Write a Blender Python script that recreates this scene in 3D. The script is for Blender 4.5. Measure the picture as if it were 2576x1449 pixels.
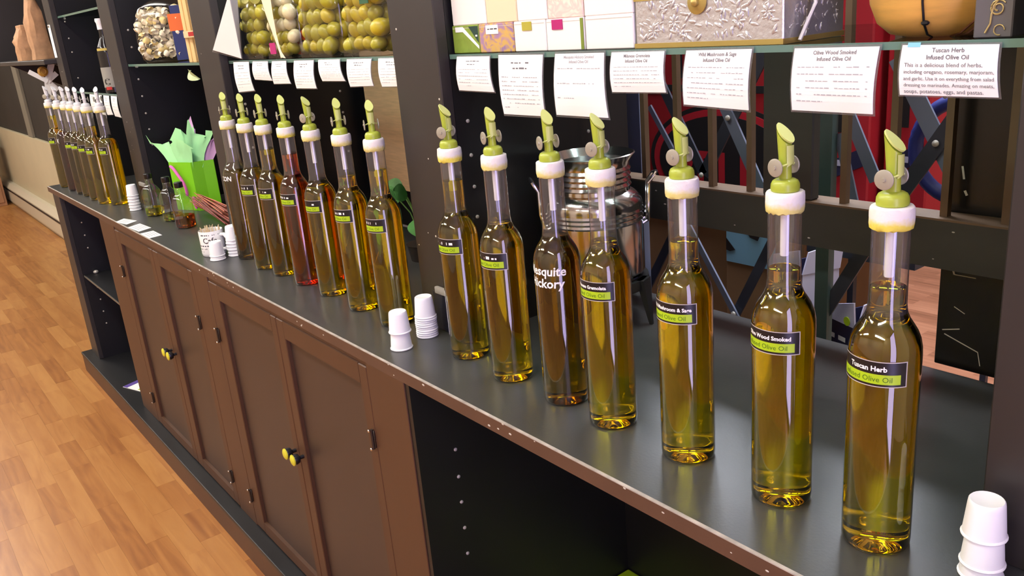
import bpy, bmesh, math, random
from mathutils import Vector, Matrix
random.seed(7)
PI = math.pi
scene = bpy.context.scene
for o in list(bpy.data.objects): bpy.data.objects.remove(o)
COL = scene.collection

# ------------------------------------------------------------------ camera
FPX = 2153.5
CAMLOC = (1.05977, -0.56214, 0.49662)
RIGHT = Vector((0.61274814, 0.78568417, -0.08508879))
UP = Vector((-0.19315864, 0.25330013, 0.94790758))
FWD = Vector((-0.76630899, 0.56439297, -0.30697086))
cam_d = bpy.data.cameras.new('camera')
cam_d.sensor_width = 36.0
cam_d.lens = FPX / 2576.0 * 36.0
cam_d.clip_start = 0.02
cam_d.clip_end = 60
cam = bpy.data.objects.new('camera', cam_d)
COL.objects.link(cam)
m = Matrix((RIGHT, UP, -FWD)).transposed().to_4x4()
m.translation = CAMLOC
cam.matrix_world = m
scene.camera = cam

# ------------------------------------------------------------------ world, exposure, sampling quality
FLOOR = -0.76           # floor height; the counter top is z = 0
CEIL = 1.75
world = bpy.data.worlds.new('world'); scene.world = world
world.use_nodes = True
world.node_tree.nodes['Background'].inputs[0].default_value = (0.55, 0.6, 0.8, 1)
world.node_tree.nodes['Background'].inputs[1].default_value = 0.3
vs = scene.view_settings
vs.view_transform = 'Standard'; vs.look = 'None'; vs.gamma = 1.0; vs.use_curve_mapping = False
vs.exposure = 0.68
try:
    cy = scene.cycles
    cy.max_bounces = 14; cy.transmission_bounces = 12; cy.transparent_max_bounces = 28
    cy.diffuse_bounces = 3; cy.glossy_bounces = 5
    cy.use_adaptive_sampling = True; cy.adaptive_threshold = 0.02
    cy.sample_clamp_indirect = 6.0
    cy.blur_glossy = 1.0
    cy.caustics_reflective = False
    cy.use_denoising = True
    cy.denoiser = 'OPENIMAGEDENOISE'
except Exception:
    pass

STRIP_POWER = 15.0      # ceiling tubes over the aisle
BACK_FILL_POWER = 28.0       # added unseen lamps that brighten the room behind the counter
WINDOW_POWER = 4.5      # front window behind the camera

# ------------------------------------------------------------------ helpers
def lin(c):
    return tuple(((v/255.0)/12.92 if v/255.0 <= 0.04045 else ((v/255.0+0.055)/1.055)**2.4) for v in c)

MATS = {}
def mat(name, rgb, rough=0.5, metal=0.0, noise=0.0, nscale=20.0, bump=0.0, bscale=60.0, spec=0.5, coat=0.0, stretch=None, rnd=0.0):
    if name in MATS: return MATS[name]
    M = bpy.data.materials.new(name); M.use_nodes = True
    nt = M.node_tree; b = nt.nodes['Principled BSDF']
    c = lin(rgb) + (1,)
    b.inputs['Base Color'].default_value = c
    b.inputs['Roughness'].default_value = rough
    b.inputs['Metallic'].default_value = metal
    b.inputs['Specular IOR Level'].default_value = spec
    b.inputs['Coat Weight'].default_value = coat
    if noise or bump:
        tc = nt.nodes.new('ShaderNodeNewGeometry')
        mp = nt.nodes.new('ShaderNodeMapping')
        if stretch: mp.inputs['Scale'].default_value = stretch
        nt.links.new(tc.outputs['Position'], mp.inputs['Vector'])
    if noise:
        n = nt.nodes.new('ShaderNodeTexNoise'); n.inputs['Scale'].default_value = nscale; n.inputs['Detail'].default_value = 5
        nt.links.new(mp.outputs[0], n.inputs['Vector'])
        mr = nt.nodes.new('ShaderNodeMapRange'); mr.inputs[1].default_value = 0.3; mr.inputs[2].default_value = 0.7
        mr.inputs[3].default_value = 1-noise; mr.inputs[4].default_value = 1+noise
        nt.links.new(n.outputs['Fac'], mr.inputs[0])
        mx = nt.nodes.new('ShaderNodeVectorMath'); mx.operation = 'SCALE'
        mx.inputs[0].default_value = c[:3]
        nt.links.new(mr.outputs[0], mx.inputs['Scale'])
        nt.links.new(mx.outputs[0], b.inputs['Base Color'])
    if bump:
        n2 = nt.nodes.new('ShaderNodeTexNoise'); n2.inputs['Scale'].default_value = bscale; n2.inputs['Detail'].default_value = 3
        nt.links.new(mp.outputs[0], n2.inputs['Vector'])
        bp = nt.nodes.new('ShaderNodeBump'); bp.inputs['Strength'].default_value = bump; bp.inputs['Distance'].default_value = 0.002
        nt.links.new(n2.outputs['Fac'], bp.inputs['Height'])
        nt.links.new(bp.outputs[0], b.inputs['Normal'])
    MATS[name] = M
    return M

def emis(name, rgb, power):
    if name in MATS: return MATS[name]
    M = bpy.data.materials.new(name); M.use_nodes = True
    nt = M.node_tree; nt.nodes.clear()
    o = nt.nodes.new('ShaderNodeOutputMaterial'); e = nt.nodes.new('ShaderNodeEmission')
    e.inputs[0].default_value = rgb + (1,); e.inputs[1].default_value = power
    nt.links.new(e.outputs[0], o.inputs[0]); MATS[name] = M
    return M

def thin_glass(name, tint=(0.96, 0.97, 0.96), edge=(0.55, 0.58, 0.56), rough=0.015, refl=1.0, body=0.0, bodycol=(0.8, 0.8, 0.8)):
    """thin-walled clear sheet: straight transmission plus Schlick reflection"""
    if name in MATS: return MATS[name]
    M = bpy.data.materials.new(name); M.use_nodes = True
    nt = M.node_tree; nt.nodes.clear(); L = nt.links
    out = nt.nodes.new('ShaderNodeOutputMaterial')
    lw = nt.nodes.new('ShaderNodeLayerWeight'); lw.inputs['Blend'].default_value = 0.5
    pw = nt.nodes.new('ShaderNodeMath'); pw.operation = 'POWER'; pw.inputs[1].default_value = 5
    L.new(lw.outputs['Facing'], pw.inputs[0])
    ma = nt.nodes.new('ShaderNodeMath'); ma.operation = 'MULTIPLY_ADD'; ma.inputs[1].default_value = 0.9*refl; ma.inputs[2].default_value = 0.045*refl
    L.new(pw.outputs[0], ma.inputs[0])
    p2 = nt.nodes.new('ShaderNodeMath'); p2.operation = 'POWER'; p2.inputs[1].default_value = 3
    L.new(lw.outputs['Facing'], p2.inputs[0])
    mc = nt.nodes.new('ShaderNodeMix'); mc.data_type = 'RGBA'
    mc.inputs[6].default_value = tint + (1,); mc.inputs[7].default_value = edge + (1,)
    L.new(p2.outputs[0], mc.inputs[0])
    tr = nt.nodes.new('ShaderNodeBsdfTransparent'); L.new(mc.outputs[2], tr.inputs[0])
    gl = nt.nodes.new('ShaderNodeBsdfGlossy'); gl.inputs['Roughness'].default_value = rough
    mx = nt.nodes.new('ShaderNodeMixShader')
    L.new(ma.outputs[0], mx.inputs[0]); L.new(tr.outputs[0], mx.inputs[1]); L.new(gl.outputs[0], mx.inputs[2])
    last = mx
    if body:
        df = nt.nodes.new('ShaderNodeBsdfDiffuse'); df.inputs[0].default_value = bodycol + (1,)
        m2 = nt.nodes.new('ShaderNodeMixShader'); m2.inputs[0].default_value = body
        L.new(mx.outputs[0], m2.inputs[1]); L.new(df.outputs[0], m2.inputs[2]); last = m2
    L.new(last.outputs[0], out.inputs[0]); MATS[name] = M
    return M

def liquid(name, rgb, ior=1.45):
    if name in MATS: return MATS[name]
    M = bpy.data.materials.new(name); M.use_nodes = True
    nt = M.node_tree; nt.nodes.clear()
    out = nt.nodes.new('ShaderNodeOutputMaterial'); g = nt.nodes.new('ShaderNodeBsdfGlass')
    g.inputs['Color'].default_value = rgb + (1,); g.inputs['Roughness'].default_value = 0.0; g.inputs['IOR'].default_value = ior
    nt.links.new(g.outputs[0], out.inputs[0]); MATS[name] = M
    return M

WLOC = {}
def _link(o, parent, root_loc):
    COL.objects.link(o)
    if parent is not None: o.parent = parent
    WLOC[o.name] = root_loc

def thing(name, label, cat, loc=(0, 0, 0), group=None, rz=0.0):
    o = bpy.data.objects.new(name, None); o.empty_display_size = 0.02
    o.location = loc; o.rotation_euler = (0, 0, rz)
    _link(o, None, loc)
    o['label'] = label; o['category'] = cat
    if group: o['group'] = group
    return o

def tag(o, label=None, cat=None, group=None, kind=None):
    if label: o['label'] = label
    if cat: o['category'] = cat
    if group: o['group'] = group
    if kind: o['kind'] = kind
    return o

def mesh(name, geo, smooth=False):
    me = bpy.data.meshes.new(name)
    me.from_pydata([tuple(v) for v in geo[0]], [], geo[1])
    me.validate(); me.update()
    if smooth:
        ang = 0.7 if smooth is True else smooth
        me.polygons.foreach_set('use_smooth', [True]*len(me.polygons))
        try:
            me.set_sharp_from_angle(angle=ang)
        except Exception:
            pass
    return me

def part(name, geo, material, parent=None, smooth=False, world=True, label=None):
    """one mesh object; world=True: the geometry is given in world coordinates"""
    rl = WLOC[parent.name] if parent is not None else None
    if parent is None:
        # origin at the centre of the base
        if world:
            xs = [v[0] for v in geo[0]]; ys = [v[1] for v in geo[0]]; zs = [v[2] for v in geo[0]]
            rl = ((min(xs)+max(xs))/2, (min(ys)+max(ys))/2, min(zs))
        else: rl = (0, 0, 0)
    if world:
        geo = ([(v[0]-rl[0], v[1]-rl[1], v[2]-rl[2]) for v in geo[0]], geo[1])
    me = geo if isinstance(geo, bpy.types.Mesh) else mesh(name, geo, smooth)
    if material is not None: me.materials.append(material)
    o = bpy.data.objects.new(name, me)
    if parent is None: o.location = rl
    _link(o, parent, rl)
    if label: o['label'] = label
    return o

def inst(name, me, parent, loc=(0, 0, 0), rot=(0, 0, 0), scale=(1, 1, 1)):
    """an object on shared mesh data, in the parent's local frame"""
    o = bpy.data.objects.new(name, me); o.location = loc; o.rotation_euler = rot; o.scale = scale
    _link(o, parent, WLOC[parent.name] if parent is not None else (0, 0, 0))
    return o

def shift(g, v): return ([(a[0]+v[0], a[1]+v[1], a[2]+v[2]) for a in g[0]], g[1])
def xf(g, M): return ([tuple(M @ Vector(a)) for a in g[0]], g[1])
def rotz(g, a, c=(0, 0)):
    s, k = math.sin(a), math.cos(a)
    return ([((v[0]-c[0])*k-(v[1]-c[1])*s+c[0], (v[0]-c[0])*s+(v[1]-c[1])*k+c[1], v[2]) for v in g[0]], g[1])
def join(*gs):
    V, F = [], []
    for g in gs:
        n = len(V); V += list(g[0]); F += [tuple(i+n for i in f) for f in g[1]]
    return (V, F)

def box(x0, x1, y0, y1, z0, z1, bev=0.0, seg=2):
    v = [(x0, y0, z0), (x1, y0, z0), (x1, y1, z0), (x0, y1, z0), (x0, y0, z1), (x1, y0, z1), (x1, y1, z1), (x0, y1, z1)]
    f = [(0, 3, 2, 1), (4, 5, 6, 7), (0, 1, 5, 4), (1, 2, 6, 5), (2, 3, 7, 6), (3, 0, 4, 7)]
    if not bev: return (v, f)
    bm = bmesh.new()
    vs_ = [bm.verts.new(a) for a in v]
    for a in f: bm.faces.new([vs_[i] for i in a])
    bmesh.ops.bevel(bm, geom=bm.edges[:], offset=bev, segments=seg, affect='EDGES', profile=0.6)
    bm.verts.index_update()
    g = ([tuple(a.co) for a in bm.verts], [tuple(a.index for a in q.verts) for q in bm.faces])
    bm.free()
    return g

def lathe(prof, n=32, cap0=True, cap1=True, power=2.0, ax=1.0, ay=1.0):
    """profile [(r, z)] turned about z; power > 2 gives a rounded-square section"""
    V, F = [], []
    for r, z in prof:
        for i in range(n):
            a = 2*PI*i/n; c, s = math.cos(a), math.sin(a)
            k = 1.0 if power == 2.0 else 1.0/((abs(c)**power+abs(s)**power)**(1.0/power))
            V.append((r*k*c*ax, r*k*s*ay, z))
    for j in range(len(prof)-1):
        for i in range(n):
            a, b = j*n+i, j*n+(i+1) % n
            F.append((a, b, b+n, a+n))
    if cap0: F.append(tuple(reversed(range(n))))
    if cap1: F.append(tuple(range((len(prof)-1)*n, len(prof)*n)))
    return (V, F)

def tube(path, r, n=8, caps=True):
    """r may be a number or a list"""
    P = [Vector(p) for p in path]; V, F = [], []
    ref = Vector((0.3, 0.2, 0.93))
    for i, p in enumerate(P):
        t = (P[min(i+1, len(P)-1)]-P[max(i-1, 0)]).normalized()
        u = t.cross(ref)
        if u.length < 1e-3: u = t.cross(Vector((1, 0, 0)))
        u.normalize(); w = t.cross(u)
        rr = r[i] if isinstance(r, (list, tuple)) else r
        for k in range(n):
            a = 2*PI*k/n
            V.append(tuple(p+rr*(math.cos(a)*u+math.sin(a)*w)))
    for j in range(len(P)-1):
        for k in range(n):
            a, b = j*n+k, j*n+(k+1) % n
            F.append((a, b, b+n, a+n))
    if caps:
        F.append(tuple(reversed(range(n)))); F.append(tuple(range((len(P)-1)*n, len(P)*n)))
    return (V, F)

def bar(a, b, w, t, up=(0, 1, 0)):
    """flat bar from a to b, width w in plane, thickness t along up"""
    a, b, up = Vector(a), Vector(b), Vector(up).normalized()
    d = (b-a).normalized(); s = d.cross(up).normalized()*w/2; q = up*t/2
    v = [a-s-q, a+s-q, a+s+q, a-s+q, b-s-q, b+s-q, b+s+q, b-s+q]
    return ([tuple(x) for x in v], [(0, 3, 2, 1), (4, 5, 6, 7), (0, 1, 5, 4), (1, 2, 6, 5), (2, 3, 7, 6), (3, 0, 4, 7)])

def prism(poly, axis, lo, hi):
    """polygon [(a, b)] extruded along axis: 'y' -> (a, y, b), 'x' -> (x, a, b), 'z' -> (a, b, z)"""
    n = len(poly)
    def P(a, b, c): return {'y': (a, c, b), 'x': (c, a, b), 'z': (a, b, c)}[axis]
    V = [P(a, b, lo) for a, b in poly]+[P(a, b, hi) for a, b in poly]
    F = [tuple(range(n)), tuple(reversed(range(n, 2*n)))]+[(i, i+n, (i+1) % n+n, (i+1) % n) for i in range(n)]
    g = (V, F)
    bm = bmesh.new(); vv = [bm.verts.new(v) for v in V]
    for f in F: bm.faces.new([vv[i] for i in f])
    bmesh.ops.recalc_face_normals(bm, faces=bm.faces[:])
    bm.verts.index_update()
    g = ([tuple(v.co) for v in bm.verts], [tuple(v.index for v in f.verts) for f in bm.faces]); bm.free()
    return g

def ball(c, r, sx=1, sy=1, sz=1, nu=12, nv=7):
    V = [(c[0], c[1], c[2]-r*sz)]; F = []
    for j in range(1, nv):
        t = -PI/2+PI*j/nv
        for i in range(nu):
            a = 2*PI*i/nu
            V.append((c[0]+r*sx*math.cos(t)*math.cos(a), c[1]+r*sy*math.cos(t)*math.sin(a), c[2]+r*sz*math.sin(t)))
    V.append((c[0], c[1], c[2]+r*sz)); top = len(V)-1
    for i in range(nu):
        F.append((0, 1+(i+1) % nu, 1+i)); F.append((top, 1+(nv-2)*nu+i, 1+(nv-2)*nu+(i+1) % nu))
    for j in range(nv-2):
        for i in range(nu):
            a, b = 1+j*nu+i, 1+j*nu+(i+1) % nu
            F.append((a, b, b+nu, a+nu))
    return (V, F)

def text(s, size, thick=0.0, align='CENTER', shear=0.0):
    """flat lettering in the xy plane, baseline at y = 0"""
    c = bpy.data.curves.new('t', 'FONT'); c.body = s; c.size = size; c.align_x = align; c.offset = thick; c.shear = shear
    c.resolution_u = 2
    o = bpy.data.objects.new('t', c); COL.objects.link(o)
    dg = bpy.context.evaluated_depsgraph_get(); dg.update()
    me = o.evaluated_get(dg).to_mesh()
    g = ([tuple(v.co) for v in me.vertices], [tuple(p.vertices) for p in me.polygons])
    o.evaluated_get(dg).to_mesh_clear()
    bpy.data.objects.remove(o); bpy.data.curves.remove(c)
    return g

def on_wall_y(g, x, y, z):            # lettering lying in xz, facing -y
    return ([(x+v[0], y, z+v[1]) for v in g[0]], g[1])
def wrap(g, r, ang, z):               # lettering bent round a vertical cylinder, centred at angle ang
    return ([(r*math.cos(ang+v[0]/r), r*math.sin(ang+v[0]/r), z+v[1]) for v in g[0]], g[1])
def patch(r, a0, a1, z0, z1, n=20):
    V, F = [], []
    for i in range(n+1):
        a = a0+(a1-a0)*i/n
        V += [(r*math.cos(a), r*math.sin(a), z0), (r*math.cos(a), r*math.sin(a), z1)]
    for i in range(n): F.append((2*i, 2*i+2, 2*i+3, 2*i+1))
    return (V, F)
def words(x0, x1, z, h, seed, dens=0.75, quads=None):
    """a line of illegible small print as short dashes, xz plane"""
    R = random.Random(seed); V, F = [], []; x = x0
    while x < x1:
        w = R.uniform(0.35, 1.25)*h*3.2
        if x+w > x1: w = x1-x
        if R.random() < dens and w > h*0.4:
            n = len(V); hh = h*R.uniform(0.55, 1.0)
            V += [(x, z), (x+w, z), (x+w, z+hh), (x, z+hh)]; F.append((n, n+1, n+2, n+3))
        x += w+h*0.8
    return ([(a, b, 0) for a, b in V], F)

# ------------------------------------------------------------------ materials
m_black = mat('black_paint', (20, 20, 22), 0.42, noise=0.15, nscale=9)
m_post = mat('dark_brown_post_paint', (48, 44, 43), 0.45, noise=0.08, nscale=7)
m_top = mat('charcoal_laminate', (62, 63, 62), 0.33, noise=0.14, nscale=11, bump=0.05, bscale=300)
m_frame = mat('brown_paint', (78, 51, 33), 0.5, noise=0.07, nscale=5, stretch=(2, 2, 0.4))
m_panel = mat('brown_panel_paint', (60, 46, 40), 0.42, noise=0.07, nscale=4)  # same brown paint as the frame; greyish reflection put into the colour
m_edge = mat('brown_edge_paint', (84, 60, 48), 0.45, noise=0.1, nscale=14)
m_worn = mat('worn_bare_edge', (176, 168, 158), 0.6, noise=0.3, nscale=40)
m_chip = mat('bare_chip', (196, 190, 178), 0.6)
m_white = mat('white_paper', (244, 244, 242), 0.7)
m_cup = mat('white_paper_cup', (250, 250, 250), 0.6)
m_print = mat('grey_print', (112, 112, 118), 0.8)
m_dprint = mat('dark_print', (70, 70, 74), 0.8)
m_ink = mat('black_ink', (14, 14, 18), 0.5)
m_lime = mat('lime_print', (172, 206, 30), 0.45)
m_dgreen = mat('dark_green_ink', (70, 110, 10), 0.6)
m_label = mat('black_label', (20, 18, 24), 0.35)
m_lbord = mat('silver_label_border', (196, 190, 186), 0.4)
m_wink = mat('white_ink', (250, 250, 250), 0.6)
m_cap = mat('olive_green_plastic', (168, 182, 62), 0.32)
m_lid = mat('pale_green_plastic', (196, 206, 120), 0.35)
m_wcap = mat('clear_white_plastic', (222, 222, 226), 0.3)
m_disc = mat('steel_disc', (170, 166, 150), 0.35, metal=0.3)
m_steel = mat('polished_steel', (200, 198, 196), 0.16, metal=1.0)
m_chrome = mat('chrome', (215, 215, 218), 0.2, metal=1.0)
m_tube = mat('white_plastic_tube', (240, 240, 244), 0.4)
m_glass = thin_glass('bottle_glass', edge=(0.62, 0.63, 0.62), refl=2.3, rough=0.03)
m_neck = thin_glass('neck_glass', edge=(0.72, 0.72, 0.74), refl=2.6, rough=0.04, body=0.025, bodycol=(0.85, 0.83, 0.92))  # faint lilac haze stands in for bright surroundings refracted by thick walls
m_shelf = thin_glass('shelf_glass', (0.80, 0.9, 0.86), (0.35, 0.55, 0.48), 0.02)
m_shelfedge = mat('green_glass_edge', (96, 128, 116), 0.2)
m_film = thin_glass('clear_plastic_film', (0.95, 0.95, 0.94), (0.75, 0.75, 0.72), 0.12, 1.3)
m_sleeve = thin_glass('clear_plastic_sleeve', (0.82, 0.82, 0.84), (0.6, 0.6, 0.62), 0.15, 1.0, 0.15, (0.5, 0.5, 0.5))
m_oil = liquid('olive_oil', (0.95, 0.855, 0.06))
m_oilg = liquid('green_olive_oil', (0.85, 0.765, 0.07))
m_oilr = liquid('red_brown_oil', (0.88, 0.42, 0.06))
m_oilb = liquid('brown_oil', (0.70, 0.38, 0.12))
m_oilp = liquid('dark_purple_vinegar', (0.45, 0.16, 0.22))
m_oild = liquid('dark_oil', (0.70, 0.56, 0.10))

def tape_mat(name, low):
    M = mat(name, (236, 232, 222), 0.75, bump=0.25, bscale=300)
    nt = M.node_tree; b = nt.nodes['Principled BSDF']
    tc = nt.nodes.new('ShaderNodeTexCoord'); sp = nt.nodes.new('ShaderNodeSeparateXYZ')
    nt.links.new(tc.outputs['Object'], sp.inputs[0])
    nz = nt.nodes.new('ShaderNodeTexNoise'); nz.inputs['Scale'].default_value = 140
    ad = nt.nodes.new('ShaderNodeMath'); ad.operation = 'MULTIPLY_ADD'; ad.inputs[1].default_value = 0.010
    nt.links.new(tc.outputs['Object'], nz.inputs['Vector']); nt.links.new(nz.outputs[0], ad.inputs[0]); nt.links.new(sp.outputs['Z'], ad.inputs[2])
    cr = nt.nodes.new('ShaderNodeMapRange'); cr.inputs[1].default_value = 0.3085; cr.inputs[2].default_value = 0.3145
    nt.links.new(ad.outputs[0], cr.inputs[0])
    mx = nt.nodes.new('ShaderNodeMix'); mx.data_type = 'RGBA'
    mx.inputs[6].default_value = lin(low)+(1,); mx.inputs[7].default_value = lin((238, 234, 228))+(1,)
    nt.links.new(cr.outputs[0], mx.inputs[0]); nt.links.new(mx.outputs[2], b.inputs['Base Color'])
    return M
m_tape = tape_mat('oil_soaked_tape', (226, 216, 132))
m_tape2 = tape_mat('yellowed_tape', (232, 220, 90))

# ------------------------------------------------------------------ wood floor materials
def wood_strip_mat(name, per_object=True, tones=((136, 82, 38), (164, 108, 54), (184, 131, 72))):
    M = bpy.data.materials.new(name); M.use_nodes = True
    nt = M.node_tree; L = nt.links; b = nt.nodes['Principled BSDF']
    b.inputs['Roughness'].default_value = 0.34
    geo = nt.nodes.new('ShaderNodeNewGeometry')
    if per_object:
        oi = nt.nodes.new('ShaderNodeObjectInfo'); rnd = oi.outputs['Random']
    else:
        br = nt.nodes.new('ShaderNodeTexBrick'); br.inputs['Scale'].default_value = 1.0
        br.inputs['Brick Width'].default_value = 0.29; br.inputs['Row Height'].default_value = 0.056
        br.inputs['Mortar Size'].default_value = 0.0006; br.inputs['Color1'].default_value = (0, 0, 0, 1); br.inputs['Color2'].default_value = (1, 1, 1, 1)
        br.inputs['Mortar'].default_value = (0.1, 0.1, 0.1, 1); br.offset_frequency = 2; br.offset = 0.37
        L.new(geo.outputs['Position'], br.inputs['Vector']); rnd = br.outputs['Color']
    mp = nt.nodes.new('ShaderNodeMapping'); mp.inputs['Scale'].default_value = (3.2, 26, 3)
    L.new(geo.outputs['Position'], mp.inputs['Vector'])
    cb = nt.nodes.new('ShaderNodeCombineXYZ'); mu = nt.nodes.new('ShaderNodeMath'); mu.operation = 'MULTIPLY'; mu.inputs[1].default_value = 31.0
    L.new(rnd, mu.inputs[0]); L.new(mu.outputs[0], cb.inputs[0]); L.new(mu.outputs[0], cb.inputs[2])
    L.new(cb.outputs[0], mp.inputs['Location'])
    n = nt.nodes.new('ShaderNodeTexNoise'); n.inputs['Scale'].default_value = 1.0; n.inputs['Detail'].default_value = 4; n.inputs['Distortion'].default_value = 1.6
    L.new(mp.outputs[0], n.inputs['Vector'])
    w = nt.nodes.new('ShaderNodeTexWave'); w.wave_type = 'RINGS'; w.inputs['Scale'].default_value = 0.55; w.inputs['Distortion'].default_value = 3.5; w.inputs['Detail'].default_value = 2
    L.new(mp.outputs[0], w.inputs['Vector'])
    a1 = nt.nodes.new('ShaderNodeMath'); a1.operation = 'MULTIPLY_ADD'; a1.inputs[1].default_value = 0.85
    L.new(n.outputs['Fac'], a1.inputs[0])
    a0 = nt.nodes.new('ShaderNodeMath'); a0.operation = 'MULTIPLY_ADD'; a0.inputs[1].default_value = 0.16; a0.inputs[2].default_value = -0.26
    L.new(w.outputs['Fac'], a0.inputs[0])
    a2 = nt.nodes.new('ShaderNodeMath'); a2.operation = 'MULTIPLY_ADD'; a2.inputs[1].default_value = 0.5
    L.new(rnd, a2.inputs[0]); L.new(a0.outputs[0], a2.inputs[2]); L.new(a2.outputs[0], a1.inputs[2])
    r = nt.nodes.new('ShaderNodeValToRGB'); e = r.color_ramp.elements
    e[0].position = 0.05; e[0].color = lin(tones[0])+(1,); e[1].position = 0.85; e[1].color = lin(tones[2])+(1,)
    k = e.new(0.42); k.color = lin(tones[1])+(1,)
    L.new(a1.outputs[0], r.inputs[0]); L.new(r.outputs[0], b.inputs['Base Color'])
    return M
m_strip = wood_strip_mat('laminate_strip', True)
m_floorfar = wood_strip_mat('laminate_floor_far', False)
m_darkfloor = wood_strip_mat('back_room_wood_floor', False, ((132, 84, 58), (164, 108, 80), (184, 128, 98)))

XL, XR, YF, YB = -8.6, 2.0, -3.2, 3.4        # room extents
WY = 0.52                                     # plane of the wall left of the counter

# ------------------------------------------------------------------ floor
fl = part('floor', box(XL, XR, YF, YB, FLOOR-0.06, FLOOR-0.004), m_floorfar)
tag(fl, 'orange brown wood laminate floor of short strips', kind='structure')
bf = part('floor_back_room', box(-1.6, XR, 0.62, YB, FLOOR-0.0035, FLOOR), m_darkfloor)
tag(bf, 'dull brown plank floor behind the counter', kind='structure')

def visible(x, y, z, mx=140):
    d = Vector((x, y, z))-Vector(CAMLOC); c = d.dot(FWD)
    if c < 0.1: return False
    u = 1288+FPX*d.dot(RIGHT)/c; v = 724.5-FPX*d.dot(UP)/c
    return -mx < u < 2576+mx and -mx < v < 1449+mx
R = random.Random(3)
strips, SW = [], 0.056
row = 0
y = -1.0
while y < WY-0.05:
    x = -8.4+R.uniform(0, 0.3)
    while x < -0.2:
        ln = R.choice((0.17, 0.22, 0.27, 0.33, 0.40))
        strips.append((x, min(x+ln, -0.2), y, y+SW)); x += ln
    y += SW
def dist(s): return math.hypot((s[0]+s[1])/2-CAMLOC[0], (s[2]+s[3])/2-CAMLOC[1])
vis = [s for s in strips if (s[3] < 0.05 or s[1] < -2.75) and any(visible(a, b, FLOOR, 60) for a in s[:2] for b in s[2:])]
vis.sort(key=dist)
near = vis[:300]; nearset = set(near)
unit_strips = {}
for s in near:
    ln = round(s[1]-s[0], 3)
    if ln not in unit_strips:
        me = mesh('wood_strip', box(-ln/2+0.0001, ln/2-0.0001, -SW/2+0.0001, SW/2-0.0001, -0.006, 0.0)); me.materials.append(m_strip)
        unit_strips[ln] = me
    inst('wood_strip', unit_strips[ln], fl, ((s[0]+s[1])/2-WLOC[fl.name][0], (s[2]+s[3])/2-WLOC[fl.name][1], FLOOR-0.0004*R.random()-WLOC[fl.name][2]))
# ------------------------------------------------------------------ walls and ceiling
m_wall = mat('warm_white_wall', (206, 192, 170), 0.8, noise=0.04, nscale=3)
m_beige = mat('beige_wainscot', (196, 184, 152), 0.6, noise=0.05, nscale=3)
m_dwall = mat('near_black_wall', (38, 34, 30), 0.7, noise=0.2, nscale=4)
m_ceil = mat('white_ceiling', (226, 222, 214), 0.9)
m_store = mat('grey_brown_back_room_wall', (96, 88, 84), 0.8, noise=0.1, nscale=3)
tag(part('wall_back', box(XL, -2.72, WY, WY+0.12, FLOOR, CEIL), m_dwall), 'dark wall beyond the end of the counter', kind='structure')
tag(part('wall_back_room', box(-2.72, XR, YB, YB+0.1, FLOOR, CEIL), m_store), 'dim wall of the room behind the counter', kind='structure')
tag(part('wall_back_side', box(-2.72, -2.62, WY+0.12, YB, FLOOR, CEIL), m_store), 'side wall of the room behind the counter', kind='structure')
tag(part('wall_left', box(XL-0.1, XL, YF, WY+0.12, FLOOR, CEIL), m_wall), 'far end wall of the shop', kind='structure')
tag(part('wall_front', box(XL, XR, YF-0.1, YF, FLOOR, CEIL), m_wall), 'shop wall across the aisle', kind='structure')
tag(part('ceiling', box(XL-0.1, XR+0.1, YF-0.1, YB+0.1, CEIL, CEIL+0.06), m_ceil), 'white shop ceiling', kind='structure')
# right wall with the front window
wz0, wz1, wy0, wy1 = -0.72, 1.40, -1.15, -0.55
wr = part('wall_right', join(box(XR, XR+0.1, YF, wy0, FLOOR, CEIL), box(XR, XR+0.1, wy1, YB, FLOOR, CEIL), box(XR, XR+0.1, wy0, wy1, FLOOR, wz0), box(XR, XR+0.1, wy0, wy1, wz1, CEIL)), m_wall)
tag(wr, 'shop front wall with a tall window', kind='structure')
w1 = thing('window_1', 'tall narrow shop window with cool daylight', 'window', (XR, (wy0+wy1)/2, wz0)); w1['kind'] = 'structure'; del w1['category']
part('window_frame', join(box(XR-0.02, XR+0.02, wy0-0.04, wy0, wz0-0.04, wz1+0.04), box(XR-0.02, XR+0.02, wy1, wy1+0.04, wz0-0.04, wz1+0.04), box(XR-0.02, XR+0.02, wy0, wy1, wz0-0.04, wz0), box(XR-0.02, XR+0.02, wy0, wy1, wz1, wz1+0.04)), m_post, w1)
part('pane', box(XR+0.03, XR+0.035, wy0, wy1, wz0, wz1), emis('daylit_pane', (0.60, 0.50, 1.0), WINDOW_POWER), w1)

# beige wainscot panel, heater, battens on the wall beyond the counter
t = part('trim_1', box(-8.55, -5.2, WY-0.025, WY, FLOOR, -0.09, 0.003), m_beige); tag(t, 'beige panelled lower wall with a flat top', kind='structure')
m_heat = mat('cream_enamel', (206, 196, 172), 0.4)
h = thing('baseboard_heater', 'long cream metal baseboard heater under the beige wall panel', 'heater', (-6.9, WY-0.06, FLOOR))
part('casing', prism([(WY-0.085, FLOOR+0.03), (WY-0.085, FLOOR+0.15), (WY-0.06, FLOOR+0.185), (WY-0.026, FLOOR+0.185), (WY-0.026, FLOOR+0.0), (WY-0.075, FLOOR+0.0)], 'x', -8.4, -5.4), m_heat, h)
part('grille_slot', box(-8.38, -5.42, WY-0.0875, WY-0.0845, FLOOR+0.125, FLOOR+0.14), m_ink, h)
part('grille_slot', box(-8.38, -5.42, WY-0.0785, WY-0.0745, FLOOR+0.006, FLOOR+0.024), m_ink, h)
tag(part('trim_2', box(-6.3, -6.12, WY-0.02, WY, -0.088, 0.62, 0.003), mat('grey_batten', (124, 118, 104), 0.6)), 'upright grey batten on the dark wall', kind='structure')

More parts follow.
